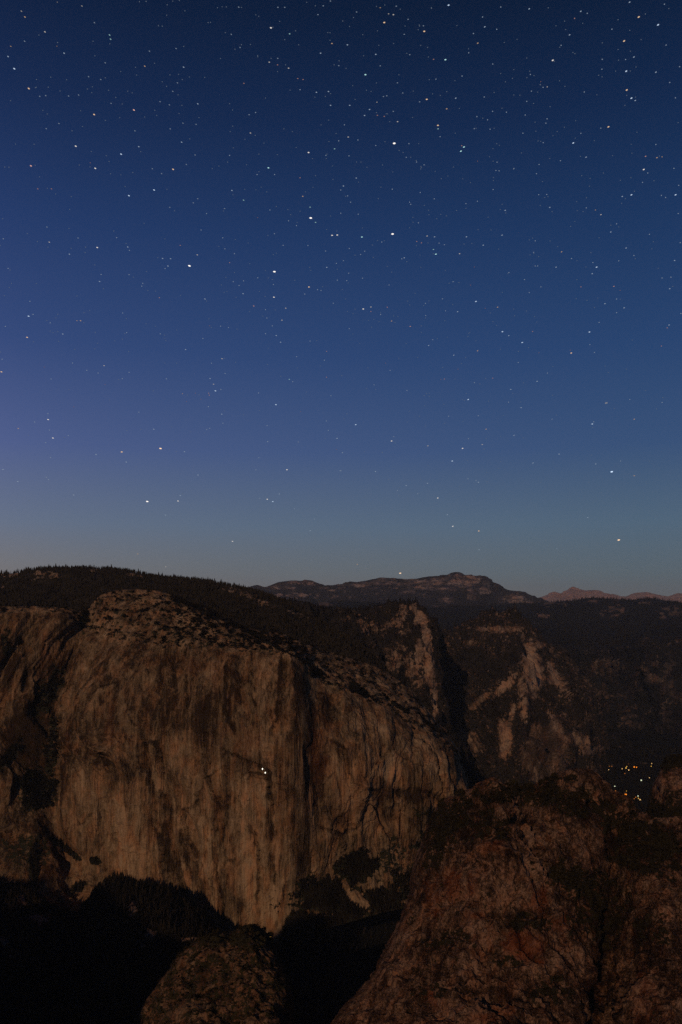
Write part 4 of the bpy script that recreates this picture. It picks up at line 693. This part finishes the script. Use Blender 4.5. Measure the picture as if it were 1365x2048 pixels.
for a in [(1218, 1539.5, 'w', 1.0, 'lone white lamp at the far left of the valley lights'),
          (1245, 1537.5, 'w', 1.4, 'cream lamp at the left end of the upper light cluster'), (1252.5, 1536, 'y', 1.7, 'yellow lamp in the middle of the upper light cluster'),
          (1254, 1533, 'y', 1.2, 'small yellow lamp just above the brightest yellow one'), (1257.5, 1528, 'd', 1.3, 'dim orange lamp topmost in the upper light cluster'),
          (1258, 1540, 'w', 1.5, 'cream lamp at the lower right of the upper cluster'), (1250, 1547, 'd', 1.5, 'dim red lamp hanging below the upper cluster'),
          (1269, 1534, 'o', 2.0, 'left lamp of the bright orange pair'), (1273.5, 1534.5, 'o', 1.6, 'right lamp of the bright orange pair'),
          (1303.5, 1527, 'w', 1.4, 'upper one of two cream lamps at the right end'), (1303, 1532.5, 'y', 1.2, 'lower one of two cream lamps at the right end'),
          (1283, 1560.5, 'c', 2.1, 'brightest cool white lamp alone in the dark middle'), (1299, 1555.5, 'w', 1.3, 'small white lamp right of the brightest cool one'),
          (1230, 1572.5, 'c', 1.6, 'cool white lamp beside the edge of the foreground rock'), (1231.5, 1582, 'd', 1.7, 'dim yellow lamp under a cool white one near the rock edge'),
          (1253.5, 1582, 'y', .9, 'small amber lamp above the glowing orange cabin'), (1276.5, 1592, 'c', 1.6, 'greenish lamp at the top of the lower light cluster'),
          (1277.5, 1596.5, 'y', 1.6, 'yellow lamp in the middle of the lower light cluster'), (1281, 1599.5, 'w', 1.9, 'white lamp at the bottom of the lower light cluster'),
          (1272, 1594.5, 'd', 1.5, 'dim pinkish lamp at the left of the lower cluster'), (1269, 1597.5, 'd', 1.4, 'faint greenish lamp leftmost in the lower cluster')]:
    lamp(*a)
cabin(1252, 1594, 'o', 4.0, 7.0, 'cabin glowing deep orange at the lower left of the lights')
cabin(1288, 1528.5, 'd', 9.0, 1.2, 'long low cabin with a dim orange strip between orange pair and cream lamps')
cabin(1222, 1532.5, 'd', 6.0, .8, 'faintly lit long cabin left of the upper light cluster')
lamp(541, 1873, 'y', 1.6, 'tiny yellow lamp at the right shoulder of the small bottom dome', 8, 1900)
bpy.context.view_layer.update()

def on_surface(px, py, G, push):
    """point of terrain grid G seen at (px, py), pushed towards the valley"""
    Wg, xg, yg = G[0], G[1], G[2]; d = (xg - px) ** 2 + (yg - py) ** 2; i = np.unravel_index(np.argmin(np.where(Wg[..., 1] < 2500, d, 1e9)), d.shape)
    D = Wg[i][1] - push; return world_pt(np.array(float(px)), np.array(float(py)), np.array(D))
M_TENT = flat_mat('ledge_fabric', (.35, .12, .05), .2, 1)
for px, py, c, label in [(525.5, 1538, 't', 'upper climber tent light shining white on the cliff face'), (531, 1545.5, 't', 'lower climber tent light shining white on the cliff face')]:
    p = on_surface(px, py, P_CAP, 6); o = empty('hanging_tent', (p[0], p[1], p[2]), label, 'tent', 'two lit tents hanging on the cliff')
    box('platform', 3.6, 2.2, .3, M_TENT, o, (0, 0, -1.8)); h = bpy.data.objects.new('lamp', LB[c]); COL.objects.link(h); h.parent = o; h.scale = (1.9, 1.9, 2.7)
    for sx in (-1.6, 1.6): box('strap', .15, .15, 6.5, M_POLE, o, (sx, .6, -1.8))

# ================================================================ STARS
SR = 120000.0
HUE = {'w': (1.0, .93, .86), 'b': (.62, .78, 1.0), 'c': (.55, .95, .95), 'o': (1.0, .68, .42), 'r': (1.0, .55, .45)}
BR = {1: (.7, .14), 2: (.75, .20), 3: (.85, .28), 4: (.96, .42), 5: (1.18, .78), 6: (1.7, 1.3)}   # radius in photo pixels, strength
# positions read from nine 455-pixel squares, three times enlarged: x, y, brightness, hue
SQ = {
(0, 0): "345 13 2 w;493 36 3 w;130 67 3 w;151 102 4 o;568 136 3 b;271 191 4 w;235 210 1 b;659 210 4 c;665 235 4 c;149 247 3 b;66 278 3 o;347 255 2 b;343 277 2 o;560 247 2 b;50 339 4 b;386 319 4 b;87 412 5 b;633 377 3 b;898 307 3 b;870 397 4 o;1058 291 3 b;1104 279 2 b;1103 403 4 b;1021 449 2 b;1095 477 2 b;1066 497 3 b;1001 518 2 b;1038 548 3 b;1070 569 2 b;1230 464 2 b;1250 135 2 b;952 155 2 b;975 157 2 b;1005 29 2 b;1111 65 2 b;838 10 2 b;878 8 2 b;174 531 5 o;214 526 2 b;291 523 2 b;306 463 2 b;221 477 2 b;240 578 3 b;276 574 3 b;65 604 2 b;413 576 3 b;473 570 3 b;526 534 2 b;556 521 1 b;533 460 3 b;606 477 3 b;633 467 2 b;653 541 2 b;696 584 2 b;668 620 3 b;735 624 2 b;962 610 3 b;1018 629 3 b;1093 632 2 b;1188 623 4 b;930 661 2 b;942 692 2 b;805 660 5 r;566 687 5 o;633 723 2 b;355 741 3 b;279 772 3 b;434 785 2 b;259 662 1 b;285 684 1 b;811 785 3 b;870 702 1 b;1099 739 3 b;1178 746 3 b;1023 773 3 b;1195 706 2 b;1091 853 4 b;834 880 4 b;846 910 2 b;728 925 5 b;456 877 5 w;549 909 2 b;478 990 2 b;573 1010 5 w;543 977 2 r;187 995 5 r;30 1002 2 b;55 1003 2 b;206 865 2 b;656 969 2 b;665 1043 2 b;798 1035 2 b;916 1012 3 b;971 1042 3 b;1040 1016 5 o;1120 987 3 b;1172 930 3 b;228 1133 3 r;310 1133 3 r;335 1164 1 b;752 1119 2 b;775 1174 5 b;926 1140 5 b;1003 1135 2 b;1161 1217 3 b;1188 1192 3 b;1020 1244 3 b;1049 1265 2 b;1241 1281 3 b;1349 1251 3 b;866 1339 2 b;283 1362 3 b",
(455, 0): "69 43 3 b;304 44 3 b;345 44 3 b;576 35 3 b;619 6 3 b;544 88 3 b;262 167 5 w;374 203 4 c;410 185 2 b;345 238 2 b;24 206 3 b;628 261 4 o;721 269 4 b;560 319 4 b;776 72 3 b;757 105 2 b;693 126 2 b;918 46 3 o;942 135 5 o;968 83 3 w;997 88 4 w;1014 37 3 b;1085 116 3 b;1328 31 5 b;1182 188 5 o;1177 155 3 b;1154 156 2 b;1062 206 3 b;813 208 2 b;77 285 3 b;85 268 2 b;139 267 2 b;46 295 2 b;183 341 2 b;252 373 4 w;263 350 2 b;303 350 3 b;302 389 3 r;368 409 4 w;350 389 2 b;669 394 3 b;641 389 2 b;671 365 2 b;891 326 4 b;918 395 3 b;1095 328 3 b;1309 358 5 c;1238 356 3 r;1207 342 2 b;1202 284 2 b;1161 272 2 b;423 471 3 r;455 477 3 r;100 500 3 r;437 538 3 b;535 554 4 b;607 549 4 b;588 579 2 b;829 448 5 c;835 541 2 b;863 548 1 b;1021 497 3 b;1053 558 3 b;937 579 3 b;957 575 3 b;1212 478 2 b;1252 475 3 b;898 613 3 w;1197 596 5 o;1154 611 3 b;1278 573 2 b;1317 550 2 b;1317 653 4 o;620 632 4 b;735 632 4 b;767 596 2 b;854 657 4 b;901 692 3 r;942 698 3 r;824 693 4 b;895 675 2 b;954 682 2 b;996 668 3 b;1022 730 4 w;975 730 2 b;170 675 3 b;131 688 3 b;32 660 2 b;14 622 2 b;230 588 2 b;33 757 2 b;139 798 4 w;168 812 2 b;340 773 2 b;703 749 3 b;653 801 2 b;726 822 4 w;669 845 3 b;784 840 3 b;610 849 2 b;644 893 4 c;731 935 3 b;592 932 3 b;488 915 5 w;1002 860 6 w;1264 752 5 o;1265 773 4 c;1277 820 3 b;1090 862 3 b;891 873 3 b;946 850 2 b;1031 903 2 b;1055 914 2 b;1074 944 3 b;1101 944 2 b;1136 972 3 b;1181 989 3 b;1162 999 2 b;1161 1014 2 b;932 990 2 b;776 972 2 b;802 972 2 b;190 925 2 b;300 928 2 b;14 932 3 b;36 887 2 b;247 1007 5 c;179 1047 3 b;190 1030 2 b;284 1047 3 b;437 1067 3 r;774 1068 4 b;697 1116 4 b;681 1140 3 b;28 1143 4 b;98 1201 4 c;453 1178 4 o;722 1175 3 b;740 1213 3 b;990 1135 3 b;1158 1155 3 b;1284 1072 2 b;922 1123 2 b;906 1192 2 b;497 1243 4 c;437 1267 2 b;501 1308 6 w;530 1334 4 c;415 1354 3 b;368 1325 3 b;256 1260 3 b;295 1238 2 b;681 1279 3 b;786 1285 3 b;1094 1213 3 b;1101 1226 3 b;1147 1337 3 b;1115 1333 2 b;1210 1288 2 b;1257 1312 2 b;1315 1295 2 b;1242 1193 3 b;182 1306 2 r;1357 1002 2 b",
(910, 0): "447 53 4 b;276 42 3 b;561 47 2 b;167 102 3 b;180 161 4 b;252 176 3 b;112 201 3 b;138 259 4 o;84 317 3 b;756 68 4 b;795 80 3 b;719 110 3 r;659 127 2 b;1049 13 4 b;1258 25 3 b;1104 102 5 o;1220 149 5 b;1144 84 2 b;980 118 2 b;943 175 3 b;1050 182 2 b;689 209 4 b;638 272 3 b;588 362 5 w;1016 246 5 o;1268 270 3 b;885 257 2 b;980 297 2 b;885 356 3 b;983 361 2 b;1025 357 3 b;1075 342 4 b;1029 427 5 b;1053 426 2 b;1088 402 2 b;883 415 3 b;863 452 2 b;884 461 2 b;1207 433 4 b;1349 400 3 b;1290 495 3 b;1324 587 3 b;1032 540 5 o;1032 572 2 b;1060 589 5 b;1083 603 4 b;1021 632 2 b;454 447 3 b;450 427 2 b;44 456 3 b;228 384 3 b;432 348 2 b;721 322 2 b;516 490 2 r;514 509 2 b;530 524 3 b;555 521 3 w;460 547 3 b;432 608 3 b;473 621 2 b;777 552 3 b;661 518 2 b;572 640 2 b;236 555 2 b;177 582 3 b;6 589 4 b;227 668 3 b;310 673 3 b;391 571 2 b;304 491 2 b;346 470 2 b;133 700 3 b;168 709 2 b;197 719 3 b;117 772 3 b;212 775 3 b;554 713 3 b;547 739 3 b;482 733 2 b;409 799 3 b;487 787 2 b;658 763 2 b;757 800 3 b;711 858 5 b;788 943 4 b;922 761 5 o;876 769 3 b;423 690 3 b;531 856 3 b;500 846 2 b;55 882 5 c;37 907 5 c;42 874 3 r;252 862 2 b;229 892 2 b;3 799 2 b;1145 938 4 r;1213 946 4 o;1244 941 3 o;1207 867 3 b;1134 1017 5 w;1158 1038 3 b;1315 1010 3 b;1344 1112 3 b;1325 1169 5 b;1240 1172 3 b;1265 1185 3 b;1060 1169 5 b;1005 1179 4 b;1127 1094 3 b;1078 1147 2 b;1195 1085 2 b;1057 1066 2 b;506 987 3 b;490 1042 3 b;355 1011 3 b;353 1015 2 b;247 1023 3 b;266 1025 3 b;230 967 2 b;254 973 3 b;634 964 3 b;570 951 2 b;137 967 2 r;812 1070 2 b;762 1054 2 b;552 1167 3 b;504 1168 3 b;540 1185 2 b;570 1244 4 b;513 1233 2 b;584 1270 2 b;230 1137 3 b;136 1207 3 b;67 1222 3 b;67 1250 2 b;303 1262 4 b;284 1226 2 b;272 1257 2 b;306 1278 2 b;200 1303 2 b;789 1247 3 b;770 1269 2 b;844 1260 3 o;877 1288 4 w;971 1343 3 b;936 1351 2 b;1341 1281 3 b;790 1187 2 b;695 1358 2 b",
(0, 455): "21 68 3 b;3 107 2 b;297 88 4 w;226 84 2 b;470 63 3 b;428 125 2 b;418 160 4 b;515 118 2 b;512 150 2 b;585 120 5 w;684 21 2 b;701 61 3 b;758 96 2 b;768 117 4 b;778 137 3 b;415 6 2 b;1208 15 3 b;1083 107 3 r;1185 164 4 w;1338 62 3 b;1351 128 3 b;1315 114 1 b;948 181 2 b;977 186 4 b;1025 187 4 b;1009 231 4 b;992 246 3 b;1138 230 6 w;880 264 2 b;608 282 3 b;599 324 4 b;622 367 2 b;776 283 3 b;858 335 3 b;852 352 3 b;889 378 2 b;50 245 3 b;62 255 2 b;57 360 2 b;1357 300 2 b;181 443 3 b;173 532 5 b;200 521 3 b;348 521 2 b;463 411 2 b;463 559 3 o;485 559 4 o;504 571 2 b;958 421 3 r;1231 429 4 b;1242 441 2 b;738 513 3 b;760 547 2 b;540 497 1 b;506 511 2 b;34 593 3 b;303 572 3 b;283 557 2 b;348 625 2 b;378 639 4 b;320 631 2 b;353 683 2 b;164 659 5 o;573 629 2 b;762 631 3 b;750 636 2 b;963 638 3 b;1219 666 3 b;1325 592 3 b;1260 590 2 r;1255 548 2 b;736 670 2 b;570 728 2 b;450 731 2 b;774 744 2 b;1115 732 4 b;14 790 3 b;5 747 2 b;437 813 3 b;522 857 3 b;626 829 4 w;590 873 3 b;776 869 3 b;735 907 3 b;714 912 2 b;10 866 5 o;308 909 3 b;268 838 1 r;1334 787 4 w;1270 814 3 b;1062 814 2 b;1000 908 3 b;1262 906 4 b;1283 940 4 w;1294 980 5 b;1327 971 3 b;1352 876 3 b;1254 994 3 r;1257 1006 3 r;1174 994 2 r;1196 1003 2 b;1206 1030 2 r;1096 997 3 o;1126 1005 2 b;1120 1044 1 r;921 980 2 b;632 942 1 r;415 973 1 b;444 1076 2 r;658 1035 1 b;835 1108 3 b;1252 1075 3 b;1332 1120 4 b;1350 1101 2 b;1339 1174 3 b;1260 1205 3 b;1242 1213 3 b;1230 1232 2 b;289 1117 3 b;290 1152 5 w;209 1167 3 b;298 1215 3 b;111 1206 4 o;319 1263 5 w;276 1291 3 b;388 1260 2 b;411 1248 3 b;172 1247 1 b;924 1210 4 b;763 1219 2 b;1145 1226 1 b;967 1327 5 o;1018 1333 2 b;1109 1345 3 b;733 1346 5 o;683 1334 1 b;577 1362 3 b",
(455, 455): "244 47 2 b;283 37 3 b;43 157 3 b;335 107 3 b;484 108 3 b;629 47 5 w;660 45 5 w;808 57 5 c;992 39 6 w;1199 51 4 w;1244 56 4 b;1165 92 3 r;1137 84 3 r;1237 132 4 c;1252 160 5 c;1271 94 3 b;1303 103 3 b;927 87 3 b;871 105 2 b;732 126 3 b;590 141 3 b;697 199 3 b;655 215 3 b;597 239 4 b;660 250 2 b;729 274 3 b;717 318 3 b;660 316 3 b;502 257 2 b;1062 182 4 b;1047 188 3 b;1077 205 2 b;825 142 3 b;800 162 3 b;767 166 2 b;876 180 2 b;14 211 3 r;276 163 2 b;135 217 2 b;283 265 6 w;277 342 3 b;270 312 2 b;246 303 2 b;183 302 3 b;98 320 3 b;36 325 3 b;71 348 3 b;95 397 4 b;53 419 1 b;490 357 5 o;542 373 3 b;563 378 3 b;573 355 2 b;465 399 3 b;280 418 5 w;227 414 2 b;351 484 4 w;159 471 4 r;229 493 3 b;288 495 2 b;238 543 3 b;328 556 4 w;270 590 3 b;230 637 3 b;294 648 4 b;320 688 4 b;7 600 3 b;58 609 2 b;636 454 3 b;690 372 2 b;812 304 3 b;971 345 3 b;816 489 5 w;862 477 4 w;862 504 3 r;960 478 3 r;920 522 3 b;986 561 4 o;1098 593 4 r;1161 238 2 b;1291 428 3 b;1189 455 3 b;1191 528 3 b;1190 543 2 b;1164 590 2 b;1164 629 2 b;1310 500 3 b;1353 463 2 b;1331 335 2 b;1355 325 3 b;1233 673 3 b;1208 708 4 b;1261 667 1 b;732 607 3 b;754 639 2 b;497 681 3 b;537 679 2 b;596 743 3 r;583 796 3 b;417 775 3 b;558 830 1 b;242 822 2 b;321 893 2 b;372 911 4 c;393 925 3 b;596 898 3 r;687 888 2 b;881 944 3 b;977 857 3 b;1073 697 1 b;1143 779 2 b;1030 784 1 b;950 814 1 r;1078 978 3 b;1293 840 2 b;1303 909 3 r;1282 912 2 r;1359 766 4 b;1212 1012 2 b;188 993 3 b;292 1063 5 b;622 1009 3 b;718 1118 2 b;594 1161 3 b;239 1188 3 b;97 1124 2 b;606 1217 3 b;659 1265 4 b;771 1183 5 b;999 1255 3 b;986 1281 5 w;1008 1294 2 c;1204 1310 4 w;1300 1062 2 b;1328 1132 3 b;242 1285 3 b;426 1288 2 b;656 1331 2 r;692 1351 3 b;930 1350 2 b;440 1104 1 r",
(910, 455): "70 56 4 b;284 46 4 b;171 106 4 b;56 99 2 b;29 157 4 w;118 237 2 r;483 80 3 b;467 63 2 b;572 81 2 b;474 149 3 b;452 164 2 b;641 146 4 o;701 186 3 b;483 231 3 b;497 231 3 b;608 238 4 b;325 270 3 b;851 238 5 b;829 210 3 b;825 277 4 b;817 151 2 b;936 27 4 b;1028 123 4 b;1168 41 3 b;1075 168 3 b;1083 187 2 b;984 200 3 b;1319 198 4 b;1353 91 3 b;1297 298 3 b;1244 303 3 b;1290 367 4 b;1308 353 2 b;418 312 3 b;517 356 3 b;447 391 3 b;733 312 2 b;757 356 3 r;955 353 4 r;992 377 2 r;95 346 2 r;25 330 2 b;127 444 5 b;17 505 4 b;257 478 4 o;183 485 2 r;353 489 2 b;430 501 2 b;229 565 2 b;971 429 3 b;901 457 4 b;793 437 2 b;838 481 2 b;1016 482 4 b;971 511 3 b;866 569 3 b;1357 516 3 b;1286 585 4 b;1275 602 3 r;286 625 5 b;324 649 4 b;405 690 5 b;467 624 3 r;808 627 5 b;811 703 3 b;838 750 3 b;79 654 2 b;137 740 4 o;274 730 2 b;382 743 2 b;505 752 2 r;699 753 5 o;693 736 2 r;381 810 3 b;65 780 2 b;1240 711 3 r;1030 849 2 b;921 870 2 b;556 873 3 b;494 923 4 b;228 904 3 r;186 905 2 b;118 931 3 b;150 938 2 b;336 971 4 b;349 996 1 b;81 1032 5 b;323 1048 3 b;398 1081 4 b;396 1047 2 b;141 1130 3 b;584 1150 3 b;1050 1032 3 b;1244 1050 3 b;1248 1020 2 b;957 1085 2 b;1077 1150 4 o;825 1179 5 b;834 1166 3 b;188 1210 4 o;356 1247 4 b;84 1268 2 b;165 1302 4 w;47 1325 5 w;177 1330 2 b;627 1360 3 b;20 850 2 r"}
stars = [(a / 3 + ox, b / 3 + oy, int(c), d) for (ox, oy), s in SQ.items() for a, b, c, d in ((float(q.split()[0]), float(q.split()[1]), q.split()[2], q.split()[3]) for q in s.split(';'))]
low1 = "295 405x;590 406 5 w;713 404 4 w;643 194 5 o;487 208 4 o;385 218 3 b;203 230 2 b;506 248 3 b;739 207 3 b;793 300 3 b;663 460 3 b;296 380 3 b;276 423 1 b;722 382 3 b;731 375 1 b;117 403 1 b;186 309 2 b;195 318 2 b;13 278 3 b;72 326 3 b;931 565 4 w;552 616 3 o;664 667 3 w;741 508 1 b;1149 279 4 w;1070 397 4 w;1092 406 4 b;1040 393 2 b;1118 376 3 b;1179 435 2 b;1258 476 2 b;1290 484 1 b;1242 523 3 b;1235 534 1 b;1072 166 2 b;1036 231 2 b;1194 168 2 b;1349 153 3 b;1025 279 2 b;1361 283 2 b"
low2 = "203 164 1 w;212 147 1 b;347 184 1 w;446 244 4 b;487 193 1 w;769 252 3 b;873 216 3 b;1020 256 3 b;1084 287 5 b;1174 303 3 o;1119 244 2 b;932 296 1 b;139 286 3 b;262 342 3 b;347 333 3 b;320 317 1 b;227 362 2 b;308 375 2 b;388 392 4 w;426 459 3 b;448 505 4 w;552 524 4 o;553 599 3 b;97 392 1 b;988 470 3 b;864 594 2 b;1320 517 1 b;1112 560 6 o;66 657 3 o;238 693 5 o;551 329 3 b;541 322 2 b;586 327 1 b;509 315 2 b;166 209 1 b;1 283 2 b;6 211 2 b;584 290 1 b;511 155 2 b;574 196 1 b"
for s, ox in ((low1, 0), (low2, 682)):
    for q in s.split(';'):
        f = q.split()
        if len(f) == 4: stars.append((float(f[0]) / 2 + ox, float(f[1]) / 2 + 800, min(6, int(f[2]) + 1), f[3]))
stars.sort(key=lambda s: -s[2])
star_me = {}
def star_mesh(b, c):
    if (b, c) not in star_me:
        star_me[(b, c)] = ball('star', glow_mat('star_glow', HUE[c], BR[b][1]))
    return star_me[(b, c)]
def star_tilt(px, py):
    return math.radians(-28 + 22 * (py / 1150)) if px < 500 else (math.radians(0 + 10 * (px - 700) / 300) if px < 900 else math.radians(26 * (1 - py / 1500)))
special = {(1002, 860): 'brightest white star high in the middle of the sky', (501, 1308): 'bright white star with a small bluish one just below', (992, 39): 'bright white star right of a bluish one, centre of the sky',
           (283, 265): 'bright white star above a vertical string of fainter ones', (1138, 230): 'bright white star right of a tight little group of four'}
hname = {'w': 'white', 'b': 'bluish white', 'c': 'bluish green', 'o': 'orange', 'r': 'reddish'}
bname = {1: 'very faint', 2: 'faint', 3: 'small', 4: 'clear', 5: 'bright', 6: 'brightest'}
def region(px, py):
    v = 'top' if py < 260 else 'upper' if py < 520 else 'middle' if py < 800 else 'lower' if py < 1030 else 'lowest'
    h = 'left' if px < 340 else 'centre left' if px < 683 else 'centre right' if px < 1020 else 'right'
    return v, h
for px, py, b, c in stars[:300]:
    p = world_pt(np.array(px), np.array(py), np.array(1.0)); p = p / np.linalg.norm(p) * SR; r = BR[b][0] / F * SR
    v, h = region(px, py); lab = 'single %s %s star in the %s %s of the night sky' % (bname[b], hname[c], v, h)
    for (qx, qy), t in special.items():
        for (ox, oy) in SQ:
            if abs(px - qx / 3 - ox) < .4 and abs(py - qy / 3 - oy) < .4 and b == 6: lab = t
    if b == 6 and abs(px - 1238) < 3: lab = 'bright orange star low over the pale peaks at the right'
    if abs(px - 801) < 2 and py > 1100: lab = 'orange star just touching the skyline left of the notched summit'
    o = tag(bpy.data.objects.new('star', star_mesh(b, c)), lab, 'star', '%s %s stars in the %s %s sky' % (bname[b], hname[c], v, h)); COL.objects.link(o)
    o.location = p; d = mathutils.Vector(p).normalized()
    o.rotation_mode = 'QUATERNION'; o.rotation_quaternion = mathutils.Quaternion(d, -star_tilt(px, py)) @ mathutils.Vector((0, 0, 1)).rotation_difference(mathutils.Vector((0, 0, 1)))
    o.scale = (r * (1.55 if b > 2 else 1.2), r, r * .75)
rest = [(s[0], s[1], s[2], s[3]) for s in stars[300:]]
for i in range(750):                                                   # the faintest ones, clumped more thickly towards the middle and right
    px, py = RNG.uniform(-10, 1375), RNG.uniform(0, 1050) ** 1.0
    if RNG.random() < .35 + .5 * math.exp(-((px - 800 - (py - 300) * .2) / 330) ** 2) - .25 * (py > 700): rest.append((px, py, 1, 'b'))
for c in 'wbcor':
    for grp, bs in (('faint', (1, 2)), ('small', (3, 4))):
        S = [s for s in rest if s[3] == c and s[2] in bs]
        if not S: continue
        P = np.array([s[:2] for s in S]); p = world_pt(P[:, 0], P[:, 1], np.ones(len(P))); p = p / np.linalg.norm(p, axis=1, keepdims=True) * SR
        rr_ = np.array([BR[s[2]][0] for s in S]) / F * SR; v = (IV[None] * np.array([1.2, 1, .9])[None, None]) * rr_[:, None, None] + p[:, None]
        f = np.array(ico_f)[None] + (np.arange(len(S)) * 12)[:, None, None]
        st_ = .17 if grp == 'faint' else .33
        tag(mesh_obj('faint_stars', v.reshape(-1, 3), f.reshape(-1, 3), glow_mat('faint_star_glow', HUE[c], st_)), 'countless %s %s stars scattered over the whole night sky' % (grp, hname[c]), 'stars', None, 'stuff')
# a faint smudge of a galaxy
p = world_pt(np.array(1213.), np.array(806.), np.array(1.0)); p = p / np.linalg.norm(p) * SR
for i, (sx, sz, st_) in enumerate([(3.2, 1.5, .26)]):
    o = tag(bpy.data.objects.new('galaxy', ball('galaxy', glow_mat('galaxy_glow', (.75, .78, .9), st_))), 'faint hazy oval smudge among the stars at the right', 'galaxy'); COL.objects.link(o)
    o.location = p; o.scale = (sx / F * SR, 1 / F * SR, sz / F * SR); o.rotation_euler = (0, math.radians(-16), 0)
